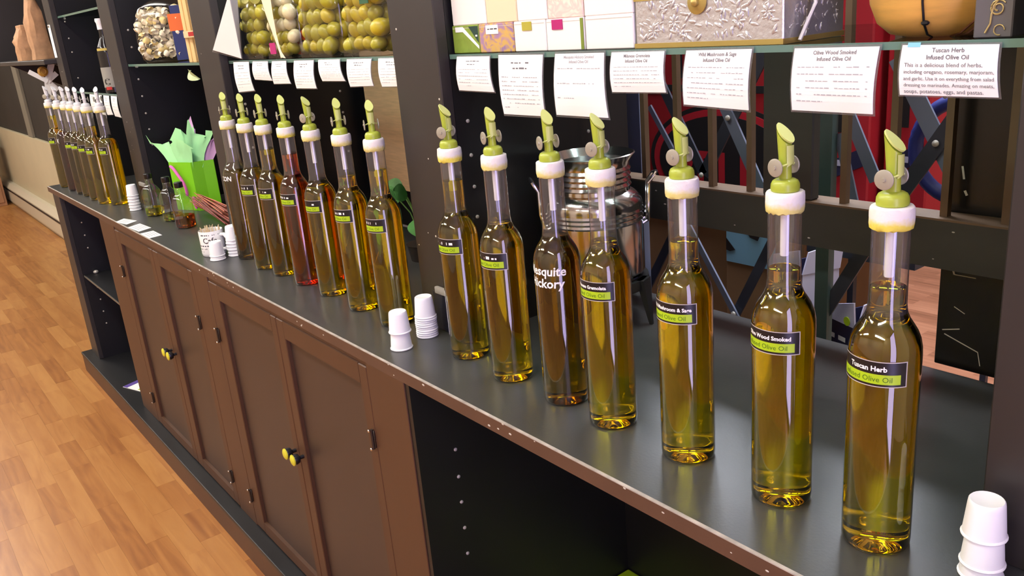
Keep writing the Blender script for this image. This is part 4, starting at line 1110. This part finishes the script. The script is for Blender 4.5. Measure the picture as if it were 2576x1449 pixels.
# ------------------------------------------------------------------ bags of olives on the middle shelf
def olive_mesh(hole):
    g = ball((0, 0, 0), 1.0, 1, 1, 1.18, 12, 8)
    if hole:
        V = [((v[0], v[1], v[2]) if v[2] < 1.02 else (v[0]*0.9, v[1]*0.9, 0.80)) for v in g[0]]; g = (V, g[1])
    return mesh('olive', g, True)
m_olive = mat('green_olive', (168, 160, 42), 0.35, noise=0.14, nscale=60); m_olive2 = mat('yellow_olive', (190, 172, 40), 0.35, noise=0.14, nscale=60)
m_onion = mat('pickled_onion', (214, 206, 160), 0.35); m_pep = mat('red_pepper_piece', (206, 84, 34), 0.4)
me_o = [olive_mesh(False), olive_mesh(True), olive_mesh(False), olive_mesh(False), olive_mesh(False)]
for me, mm in zip(me_o, (m_olive, m_olive, m_olive2, m_onion, m_pep)): me.materials.append(mm)
def olive_bag(x0, x1, label, seed, mix, ro=0.0146, top=0.600, yc=0.205, dy=0.034):
    R2 = random.Random(seed); xc, w = (x0+x1)/2, (x1-x0)/2
    t = thing('olive_bag', label, 'food bag', (xc, yc, S0), 'bags of olives on the middle shelf')
    pr = []
    H = top-S0
    for f, k in ((0.0, 0.84), (0.03, 0.90), (0.12, 0.95), (0.3, 0.99), (0.55, 1.0), (0.8, 0.9), (0.93, 0.55), (1.0, 0.25)): pr.append((k, H*f))
    V, F = [], []; n = 28
    g = lathe(pr, n, True, True)
    V = [(v[0]*w*(1+R2.uniform(-0.02, 0.02)), v[1]*dy*(1+R2.uniform(-0.05, 0.05)), v[2]) for v in g[0]]
    part('film', (V, g[1]), m_film, t, True, world=False)
    part('bottom_seal', box(-w*0.86, w*0.86, -dy*0.9, -dy*0.9+0.0008, 0.0, 0.012), m_film, t, world=False)
    z = ro*1.32; rowi = 0
    while z < H*0.80:
        nx = max(2, int(2*w*0.86/(2*ro)))
        for j in range(2):
            for i in range(nx):
                px = -w*0.80+ro*0.2+(2*w*0.80)*(i+0.5*(rowi % 2)*0.9+0.15)/nx+R2.uniform(-0.0015, 0.0015)
                py = (-dy*0.42 if j == 0 else dy*0.36)+R2.uniform(-0.002, 0.002)
                if abs(px) > w*0.86: continue
                q = ro*R2.uniform(0.86, 1.06)
                inst('olive', me_o[R2.choice(mix)], t, (px, py, z+R2.uniform(-0.002, 0.002)), (R2.uniform(-1.3, 1.9) , R2.uniform(-1.2, 1.2), R2.uniform(0, 6)), (q, q, q))
        z += ro*1.72; rowi += 1
    return t
olive_bag(-0.880, -0.745, 'clear bag of pitted green olives at the far end of the middle shelf', 1, (0, 0, 1, 0))
t = olive_bag(-0.735, -0.600, 'clear bag of mixed pickles with onions and red pepper', 2, (3, 0, 3, 4, 2), 0.0138)
part('magenta_sticker', box(-0.033, -0.004, -0.0355, -0.0345, 0.010, 0.032), MATS['magenta_tag'], t, world=False)
cl = [(-0.005, -0.038, 0.150, 0.020), (-0.002, -0.040, 0.120, 0.024), (0.006, -0.041, 0.085, 0.017), (0.016, -0.041, 0.05, 0.009), (0.024, -0.040, 0.024, 0.005), (0.028, -0.040, 0.014, 0.006), (0.035, -0.039, 0.001, 0.012)]
V, F = [], []
for i, (x, y, z, w) in enumerate(cl):
    V += [(x-w, y, z), (x, y-0.003, z+0.002), (x+w, y, z)]
    if i: F += [(3*i-3, 3*i-2, 3*i+1, 3*i), (3*i-2, 3*i-1, 3*i+2, 3*i+1)]
part('cloth_tie', (V, F), mat('cream_cloth_tie', (232, 222, 190), 0.8), t, True, world=False)
olive_bag(-0.575, -0.420, 'large clear bag of whole green olives, second nearest on the middle shelf', 3, (0, 2, 0, 0), 0.0154)
t = olive_bag(-0.395, -0.240, 'clear bag of yellow olives nearest the brown upright', 4, (2, 2, 0), 0.0148)
part('green_sticker', box(0.025, 0.055, -0.0355, -0.0345, 0.085, 0.115), mat('dark_green_sticker', (40, 90, 60), 0.5), t, world=False)
t = thing('paper_sheet', 'white printed sheet in a plastic sleeve leaning behind the olive bags', 'sheet', (-0.87, 0.15, S0))
q = [(-0.939, 0.134, 0.470), (-0.838, 0.158, S0+0.004), (-0.800, 0.158, 0.580), (-0.788, 0.136, 0.580)]
part('paper', (q+[(a[0], a[1]+0.0006, a[2]) for a in q], [(0, 1, 2, 3), (7, 6, 5, 4), (0, 4, 5, 1), (1, 5, 6, 2), (2, 6, 7, 3), (3, 7, 4, 0)]), m_white, t)
q2 = [(-0.950, 0.1325, 0.466), (-0.836, 0.1575, S0+0.001), (-0.797, 0.1575, 0.582), (-0.785, 0.1355, 0.582)]
part('plastic_sleeve', ([(a[0], a[1]+0.0028, a[2]) for a in q2], [(0, 1, 2, 3)]), m_sleeve, t)

# wooden board hung on the back of the middle bay
t = part('wooden_board', prism([(-0.8800, 0.107), (-0.700, 0.104), (-0.690, 0.122), (-0.655, 0.150), (-0.645, 0.52), (-0.8800, 0.52)], 'y', 0.468, 0.484), mat('pale_beech_board', (222, 184, 146), 0.5, noise=0.1, nscale=22, stretch=(1, 1, 9)))
tag(t, 'pale wooden board with a clipped lower corner behind the middle cards', 'board')
tag(part('grey_card_sleeve', box(-0.64, -0.56, 0.470, 0.474, 0.33, 0.47), mat('grey_lilac_card', (150, 148, 158), 0.6)), 'grey card behind the hanging cards in the middle bay', 'card')

# ------------------------------------------------------------------ pasta on the left shelf
S1 = SZ-0.0016
t = thing('pasta_bag', 'clear bag of cream pasta shells with blue and orange labels', 'food bag', (-1.575, 0.238, S1), rz=0.72)
g = lathe([(0.82, 0), (0.92, 0.01), (1.0, 0.06), (0.98, 0.11), (0.80, 0.15), (0.4, 0.172), (0.2, 0.176)], 28)
R2 = random.Random(5)
part('film', ([(v[0]*0.105, v[1]*0.036, v[2]) for v in g[0]], g[1]), m_film, t, True, world=False)
def shell_mesh():
    V, F = [], []
    for j in range(4):
        for i in range(7):
            a = PI*1.25*i/6; r = 0.0100*(0.5+0.5*math.sin(PI*(j+0.6)/4.2)); V.append((r*math.cos(a), (j-1.5)*0.0055, r*math.sin(a)))
    for j in range(3):
        for i in range(6): a = j*7+i; F.append((a, a+1, a+8, a+7))
    return mesh('pasta_shell', (V, F), True)
me_sh = [shell_mesh(), shell_mesh()]
me_sh[0].materials.append(mat('cream_pasta', (248, 238, 208), 0.5)); me_sh[1].materials.append(mat('tinted_pasta', (232, 210, 140), 0.5))
for i in range(240):
    z = R2.uniform(0.0165, 0.145); wv = 0.092*(1 if z < 0.11 else 0.8)
    x = R2.uniform(-wv, wv); y = R2.uniform(-0.030, -0.004)*math.sqrt(max(0.1, 1-(x/0.105)**2))
    inst('pasta_shell', me_sh[1 if R2.random() < 0.16 else 0], t, (x, y, z), (R2.uniform(0, 6), R2.uniform(0, 6), R2.uniform(0, 6)))
m_blue = mat('navy_film', (40, 54, 110), 0.35); m_orange = mat('orange_label', (236, 112, 52), 0.5)
part('blue_label', patch(1, -1.25, -0.05, 0.002, 0.085, 10), m_blue, t, True, world=False).scale = (0.108, 0.039, 1)
part('orange_label', patch(1, -1.30, -0.35, 0.082, 0.128, 10), m_orange, t, True, world=False).scale = (0.1085, 0.0395, 1)
part('blue_label', patch(1, -1.20, -0.35, 0.128, 0.150, 8), m_blue, t, True, world=False).scale = (0.106, 0.0385, 1)
t = thing('spaghetti_pack', 'upright pack of pale spaghetti at the end of the pasta shelf', 'pasta pack', (-1.215, 0.19, S1))
m_spag = mat('pale_spaghetti', (230, 200, 140), 0.5)
for i in range(26):
    a, rr = R.uniform(0, 2*PI), math.sqrt(R.random())
    part('spaghetti_strand', tube([(0.050*rr*math.cos(a), 0.014*rr*math.sin(a), 0), (0.050*rr*math.cos(a), 0.014*rr*math.sin(a), 0.20)], 0.0042, 5), m_spag, t, world=False)
part('band', lathe([(1.04, 0.060), (1.04, 0.076)], 24, False, False, 2.0, 0.053, 0.019), mat('paper_band', (214, 196, 150), 0.6), t, True, world=False)
part('band_mark', patch(1.06, -1.3, -0.7, 0.063, 0.073, 4), mat('red_print', (180, 40, 40), 0.5), t, world=False).scale = (0.053, 0.019, 1)
lf = part('leaf_scrap', leaf((-1.075, 0.139, 0.405), (-1.125, 0.137, 0.425), 0.012, (0, -1, 0.1)), mat('pale_dry_leaf', (186, 200, 150), 0.6)); tag(lf, 'pale green paper leaf stuck to the upright above the gift bag', 'leaf')

# ------------------------------------------------------------------ wooden railing at the back of the right bay
m_rail = mat('weathered_black_wood', (50, 50, 44), 0.55, noise=0.2, nscale=9, stretch=(0.6, 2, 2), bump=0.2, bscale=40)
m_bal = mat('brown_baluster', (100, 78, 56), 0.6, noise=0.15, nscale=12)
t = thing('railing', 'dark wooden railing with brown balusters behind the nearest bottles', 'railing', (0.4, 0.48, 0.146))
part('bottom_rail', box(-0.022, 0.868, 0.466, 0.498, 0.146, 0.207), m_rail, t)
part('rail_ledge', box(-0.022, 0.868, 0.466, 0.506, 0.207, 0.2095), m_bal, t)
part('post', box(0.296, 0.378, 0.470, 0.488, 0.2095, HT, 0.002, 1), m_rail, t)
for x in (0.052, 0.124, 0.194, 0.266, 0.420, 0.488, 0.5575, 0.630, 0.70, 0.77):
    part('baluster', box(x-0.0046, x+0.0046, 0.478, 0.488, 0.2095, HT), m_bal, t)
ch = [ball((R.uniform(0.05, 0.7), 0.466, R.uniform(0.15, 0.205)), R.uniform(0.0006, 0.0018), 1.8, 0.2, 0.8, 6, 4) for _ in range(16)]
o = part('paint_chips', join(*ch), m_chip, t); o['kind'] = 'stuff'
t = thing('black_board', 'scratched glossy black upright board behind the right end of the railing', 'board', (0.70, 0.515, 0))
part('panel', box(0.545, 0.868, 0.507, 0.522, 0.0005, HT, 0.001, 1), mat('gloss_black_paint', (16, 16, 15), 0.25, noise=0.3, nscale=14), t)
for (p, q, w) in (((0.556, 0.045), (0.600, 0.030), 0.0012), ((0.600, 0.030), (0.604, 0.012), 0.0009), ((0.560, 0.137), (0.563, 0.128), 0.0022), ((0.563, 0.128), (0.590, 0.128), 0.001), ((0.553, 0.05), (0.575, 0.056), 0.0012), ((0.566, 0.085), (0.58, 0.078), 0.0009), ((0.563, 0.268), (0.566, 0.252), 0.0025), ((0.568, 0.238), (0.571, 0.232), 0.003)):
    part('paint_scratch', bar((p[0], 0.5068, p[1]), (q[0], 0.5068, q[1]), w, 0.0006), m_chip, t)

# ------------------------------------------------------------------ folding steel gate behind the railing
m_gate = mat('blue_grey_steel', (118, 128, 150), 0.45); m_gated = mat('dark_steel', (58, 62, 74), 0.45)
GY = 0.66
t = thing('folding_gate', 'folding steel lattice gate with crossing bars behind the railing', 'gate', (0.2, GY, FLOOR))
part('upright', box(-0.160, -0.120, GY-0.012, GY+0.004, FLOOR, 1.2), m_gate, t)
part('upright', box(0.270, 0.294, GY-0.012, GY+0.004, FLOOR, 1.2), mat('teal_grey_steel', (72, 92, 90), 0.4), t)
part('upright', box(0.70, 0.724, GY-0.012, GY+0.004, FLOOR, 1.2), m_gate, t)
def br(a, b, w, m, dy=0.0):
    part('cross_bar', bar((a[0], GY+dy, a[1]), (b[0], GY+dy, b[1]), w, 0.004), m, t)
br((0.018, 0.178), (0.170, 0.428), 0.024, m_gated, 0.010); br((0.015, 0.405), (0.148, 0.165), 0.022, m_gate, 0.006)
br((-0.12, 0.405), (0.018, 0.178), 0.020, m_gated, 0.010); br((-0.108, 0.30), (-0.01, 0.16), 0.010, m_gate, 0.004)
br((0.296, 0.330), (0.360, 0.20), 0.020, m_gate, 0.006); br((0.296, 0.27), (0.325, 0.165), 0.016, m_gate, 0.004)
br((0.395, 0.170), (0.530, 0.385), 0.024, m_gated, -0.002); br((0.385, 0.385), (0.520, 0.150), 0.026, m_gate, 0.004)
br((-0.04, 0.11), (0.115, -0.112), 0.012, m_gate, 0.004); br((0.215, 0.16), (0.070, -0.12), 0.018, m_gated, 0.010)
br((-0.14, -0.08), (-0.02, 0.12), 0.018, m_gated, 0.010); br((0.395, 0.17), (0.240, -0.11), 0.022, m_gated, -0.002)
br((0.070, -0.12), (-0.10, -0.5), 0.018, m_gated, 0.010); br((0.115, -0.112), (0.27, -0.4), 0.012, m_gate, 0.004)
for x, z, dy in ((0.083, 0.286, 0.0), (0.455, 0.266, -0.006), (0.018, 0.178, 0.004), (0.093, -0.078, 0.0)):
    part('rivet', shift(out(lathe([(0.005, 0), (0.0045, 0.0025), (0.002, 0.004), (0, 0.0042)], 12)), (x, GY+dy-0.001, z)), m_pin, t, True)

# ------------------------------------------------------------------ stock stored behind the gate
m_red = mat('red_carton', (150, 22, 30), 0.5, noise=0.12, nscale=6); m_red2 = mat('bright_red_carton', (176, 30, 44), 0.5)
m_cardb = mat('brown_cardboard', (128, 96, 66), 0.75, noise=0.1, nscale=8); m_cardd = mat('dark_cardboard', (70, 52, 40), 0.75, noise=0.1, nscale=8)
m_bprint = mat('black_print', (16, 12, 16), 0.6); m_lb = mat('light_blue_print', (126, 176, 204), 0.6); m_lil = mat('lilac_white_card', (196, 194, 222), 0.6); m_navy = mat('navy_print', (34, 34, 70), 0.6)
def crate(name, x0, x1, y0, y1, z0, z1, m, label, group='cartons stored behind the gate', rz=0.0):
    t = thing(name, label, 'carton', ((x0+x1)/2, (y0+y1)/2, z0), group, rz)
    w, d, h = (x1-x0)/2, (y1-y0)/2, z1-z0
    part('carton', box(-w, w, -d, d, 0, h, 0.003, 1), m, t, world=False)
    part('tape_seam', box(-0.02, 0.02, -d-0.0006, d+0.0006, h-0.0008, h+0.0006), m_cardd, t, world=False)
    return t
yR = 0.98
crate('cardboard_box', -0.80, 0.10, yR, yR+0.4, FLOOR, -0.42, m_cardd, 'dark cardboard box on the back room floor')
crate('cardboard_box', -0.62, -0.155, yR-0.02, yR+0.35, -0.42, 0.035, m_cardb, 'brown cardboard box under the red carton')
t = crate('printed_box', -0.150, 0.055, yR-0.04, yR+0.3, -0.42, 0.035, m_cardb, 'cardboard box with a light blue printed face')
part('blue_print', box(-0.1, 0.03, -0.1712, -0.1702, 0.335, 0.452), m_lb, t, world=False)
part('black_print', prism([(-0.10, 0.39), (-0.075, 0.365), (-0.09, 0.360), (-0.10, 0.362)], 'y', -0.1722, -0.1712), m_bprint, t, world=False)
part('black_print', prism([(-0.05, 0.418), (0.0, 0.425), (-0.015, 0.395), (-0.035, 0.40)], 'y', -0.1722, -0.1712), m_bprint, t, world=False)
part('black_print', prism([(-0.075, 0.435), (-0.03, 0.44), (-0.05, 0.431)], 'y', -0.1722, -0.1712), m_bprint, t, world=False)
# red carton with a black oval and red lettering
t = thing('red_carton', 'large red carton with a black oval and red letters behind the gate', 'carton', (-0.19, 1.10, 0.036), 'cartons stored behind the gate')
part('carton', box(-0.46, 0.075, yR-0.03, yR+0.3, 0.036, 0.60, 0.003, 1), m_red, t)
ov = [(-0.165+0.185*math.cos(a*PI/24), 0.135+0.105*math.sin(a*PI/24)) for a in range(48)]
ov2 = [(-0.165+0.215*math.cos(a*PI/24), 0.135+0.130*math.sin(a*PI/24)) for a in range(48)]
part('outer_oval', prism([(x, max(z, 0.04)) for x, z in ov2], 'y', yR-0.0315, yR-0.0305), m_bprint, t)
ov3 = [(-0.165+0.203*math.cos(a*PI/24), 0.135+0.120*math.sin(a*PI/24)) for a in range(48)]
part('red_oval_line', prism([(x, max(z, 0.045)) for x, z in ov3], 'y', yR-0.0322, yR-0.0315), m_red2, t)
part('inner_oval', prism([(x, max(z, 0.05)) for x, z in ov], 'y', yR-0.0330, yR-0.0322), m_bprint, t)
part('red_letters', on_wall_y(text('BELL', 0.120, 0.003), -0.185, yR-0.0336, 0.075), m_red2, t)
part('black_bar', box(-0.46, 0.07, yR-0.0315, yR-0.0305, 0.290, 0.305), m_bprint, t)
part('black_bar', box(-0.30, -0.275, yR-0.0315, yR-0.0305, 0.32, 0.46), m_bprint, t)
part('black_bar', box(0.0, 0.03, yR-0.0315, yR-0.0305, 0.33, 0.50), m_bprint, t)
# red cartons with blue and white labels
def redbox(x0, x1, y0, z0, z1, lab, lz, rz):
    t = crate('red_carton', x0, x1, y0, y0+0.22, z0, z1, m_red2, lab, rz=rz)
    w = (x1-x0)/2; d = 0.11
    part('blue_label', prism([(-w*0.75, lz), (w*0.8, lz+0.03), (w*0.8, lz+0.065), (-w*0.75, lz+0.035)], 'y', -d-0.0015, -d-0.0005), m_navy, t, world=False)
    part('label_text', on_wall_y(words(-w*0.5, w*0.6, 0, 0.016, 3, 0.95), 0, -d-0.002, lz+0.027), m_lil, t, world=False)
    part('black_panel', box(-w*0.7, w*0.1, -d-0.0015, -d-0.0005, lz+0.09, lz+0.22), m_bprint, t, world=False)
t = thing('low_rack', 'thin dark rack carrying the red labelled cartons', 'rack', (0.22, 1.03, FLOOR))
part('board', box(0.112, 0.330, 0.86, 1.2, 0.0, 0.018), m_gated, t)
for lx, ly in ((0.114, 0.862), (0.114, 1.185), (0.316, 1.185), (0.200, 0.862)): part('leg', box(lx, lx+0.012, ly, ly+0.012, FLOOR, 0.0), m_gated, t)
redbox(0.118, 0.205, 0.90, 0.0185, 0.52, 'narrow red carton with a blue label, left of its pair', 0.12, 0.04)
redbox(0.225, 0.310, 0.93, 0.0185, 0.55, 'narrow red carton with a blue label, right of its pair', 0.13, -0.04)
# white cartons with open flaps, below the rail
def open_carton(x, y, z0, h, w, d, rz, lab, tops):
    t = thing('open_carton', lab, 'carton', (x, y, z0), 'cartons stored behind the gate', rz)
    part('body', join(box(-w, w, -d, -d+0.003, 0, h), box(-w, w, d-0.003, d, 0, h), box(-w, -w+0.003, -d, d, 0, h), box(w-0.003, w, -d, d, 0, h), box(-w, w, -d, d, 0, 0.003)), m_navy, t, world=False)
    part('flap', prism([(-w, h), (w, h), (w*0.9, h+0.045), (-w*0.95, h+0.02)], 'y', -d-0.004, -d-0.001), m_lil, t, world=False)
    fl_ = prism([(-d, h), (d, h), (d*1.2, h+0.05), (-d*0.7, h+0.04)], 'x', w, w+0.003); part('flap', fl_, m_lil, t, world=False)
    part('white_face', box(w+0.0002, w+0.0012, -d*0.98, d*0.98, h*0.55, h), m_lil, t, world=False)
    part('printed_text', ([(a[0], -d-0.0012, a[1]) for a in words(-w*0.8, w*0.8, h-0.035, 0.012, 4, 0.95)[0]], words(-w*0.8, w*0.8, h-0.035, 0.012, 4, 0.95)[1]), m_white, t, world=False)
    part('lime_dot', shift(out(lathe([(0.008, 0), (0.008, 0.001)], 16)), (w*0.55, -d-0.0045, h+0.008)), m_lime, t, world=False)
crate('cardboard_box', 0.06, 0.40, 0.69, 0.845, FLOOR, -0.20, m_cardd, 'dark box low behind the gate under the white cartons')
open_carton(0.165, 0.780, -0.20, 0.200, 0.042, 0.04, -0.35, 'open white and navy carton with raised flaps behind the second nearest bottle', 0)
open_carton(0.292, 0.755, -0.20, 0.135, 0.042, 0.042, -0.35, 'lower open white and navy carton with a lime dot between the two nearest bottles', 0)
t = thing('blue_hoop', 'dark blue round hoop leaning behind the railing', 'hoop', (0.455, 0.74, 0.15))
pts = [(0.458+0.075*math.cos(a*PI/20), 0.735, 0.243+0.075*math.sin(a*PI/20)) for a in range(41)]
part('ring', tube(pts, 0.011, 10, False), mat('blue_rubber', (40, 50, 120), 0.45), t, True)
part('hook', tube([(0.458, 0.735, 0.318), (0.458, 0.73, 0.336), (0.458, GY+0.004, 0.330)], 0.003, 6), m_chrome, t)

# ------------------------------------------------------------------ far left: wall shelf with paper bags, tags, jars
m_kraft = mat('kraft_paper', (186, 142, 104), 0.7, noise=0.2, nscale=30, bump=0.4, bscale=40)
t = thing('wall_shelf', 'dark wall shelf beyond the counter end holding brown paper bags', 'shelf', (-3.6, 0.3, 0.45))
part('board', box(-4.6, -2.725, 0.10, WY-0.001, 0.452, 0.470, 0.002, 1), m_post, t)
part('upright', box(-4.62, -4.58, 0.10, WY-0.001, 0.452, 1.3), m_post, t)
part('upright', box(-3.03, -3.0, 0.20, WY-0.001, 0.471, 1.3), m_post, t)
part('bracket', prism([(WY-0.002, 0.452), (0.16, 0.452), (WY-0.002, 0.25)], 'x', -4.0, -3.98), m_post, t)
part('bracket', prism([(WY-0.002, 0.452), (0.16, 0.452), (WY-0.002, 0.25)], 'x', -2.90, -2.88), m_post, t)
def paper_bag(x, y, w, d, h, label, seed):
    R2 = random.Random(seed); t = thing('paper_bag', label, 'paper bag', (x, y, 0.4705), 'brown paper bags on the wall shelf')
    V, F = [], []; n = 16; k = 8
    for j in range(k):
        f = j/(k-1.0)
        for i in range(n):
            a = 2*PI*i/n; c, s = math.cos(a), math.sin(a); q = 1/((abs(c)**5+abs(s)**5)**0.2)
            V.append((c*q*w/2+R2.uniform(-0.004, 0.004), s*q*d/2*(1-0.75*max(0, f-0.6)/0.4)+R2.uniform(-0.004, 0.004), h*f))
    for j in range(k-1):
        for i in range(n): a, b = j*n+i, j*n+(i+1) % n; F.append((a, b, b+n, a+n))
    F.append(tuple(reversed(range(n)))); F.append(tuple(range((k-1)*n, k*n)))
    part('bag', (V, F), m_kraft, t, 0.6, world=False)
    part('fold', box(-w/2*1.02, w/2*1.02, -d*0.16, d*0.16, h-0.02, h+0.006, 0.002, 1), m_kraft, t, world=False)
paper_bag(-3.42, 0.165, 0.12, 0.085, 0.145, 'short crumpled brown paper bag on the wall shelf', 1)
paper_bag(-3.20, 0.185, 0.10, 0.075, 0.27, 'tall brown paper bag nearest the hutch', 2)
t = thing('price_strip', 'narrow white strip on the far end of the hutch', 'label', (-2.67, 0.138, 0.47))
part('strip', box(-2.698, -2.655, 0.1372, 0.1385, 0.475, 0.595), m_white, t)
part('clip', box(-2.69, -2.665, 0.1362, 0.1372, 0.585, 0.592), m_chrome, t)
t = thing('tag_cluster', 'bunch of white paper tags with a round wooden medallion under the wall shelf', 'tags', (-2.95, 0.12, 0.33))
for a, l, w in ((2.5, 0.075, 0.018), (1.15, 0.085, 0.024), (-1.7, 0.07, 0.022), (-0.9, 0.05, 0.022), (0.6, 0.05, 0.02)):
    c0 = Vector((-2.95, 0.135, 0.385)); d = Vector((0.0, math.cos(a), math.sin(a))); part('tag', bar(c0+Vector((0.002*a, 0, 0)), c0+d*l+Vector((0.002*a, 0, 0)), w, 0.0008, (1, 0, 0.05)), m_white, t)
g = lathe([(0.018, 0), (0.020, 0.003), (0.012, 0.006), (0.010, 0.004), (0, 0.004)], 20, True, False)
part('medallion', ([(-2.943+v[2], 0.125+v[0], 0.425+v[1]) for v in g[0]], g[1]), mat('amber_wood', (176, 130, 50), 0.5), t, True)
part('string', tube([(-2.95, 0.135, 0.385), (-2.95, 0.13, 0.42), (-2.95, 0.125, 0.452)], 0.0008, 5), m_ink, t)

t = thing('dark_bottle', 'tall dark bottle with a white cap and patterned label on the far shelf', 'bottle', (-2.10, 0.185, 0.3485))
part('glass_body', lathe([(0.026, 0), (0.030, 0.003), (0.030, 0.13), (0.026, 0.152), (0.014, 0.176), (0.0115, 0.19), (0.0115, 0.212)], 28), mat('near_black_glass', (22, 20, 24), 0.12), t, True, world=False)
part('cap', lathe([(0.0135, 0.205), (0.0135, 0.225), (0.0165, 0.232), (0.015, 0.24), (0, 0.24)], 20, True, False), m_tube, t, True, world=False)
part('label', patch(0.0305, -2.2, 0.4, 0.02, 0.085, 12), mat('grey_label', (150, 148, 140), 0.5), t, True, world=False)
part('red_mark', patch(0.0308, -1.2, -0.5, 0.012, 0.022, 5), MATS['red_print'], t, True, world=False)
part('label_letter', wrap(text('C', 0.03, 0.001), 0.0309, -0.9, 0.028), m_ink, t, world=False)
part('neck_label', patch(0.0285, -1.9, 0.2, 0.128, 0.146, 10), mat('ochre_label', (200, 180, 90), 0.5), t, True, world=False)
t = thing('storage_cupboard', 'tan cupboard standing against the far wall', 'cupboard', (-7.85, 0.28, FLOOR))
part('body', box(-8.1, -7.66, 0.02, 0.40, FLOOR, -0.18, 0.004), mat('tan_wood', (168, 122, 86), 0.5, noise=0.1, nscale=6), t)
part('top', box(-8.12, -7.64, 0.0, 0.42, -0.18, -0.155, 0.003), MATS['tan_wood'], t)
part('door', box(-7.66, -7.652, 0.05, 0.38, FLOOR+0.03, -0.21, 0.002), MATS['tan_wood'], t)
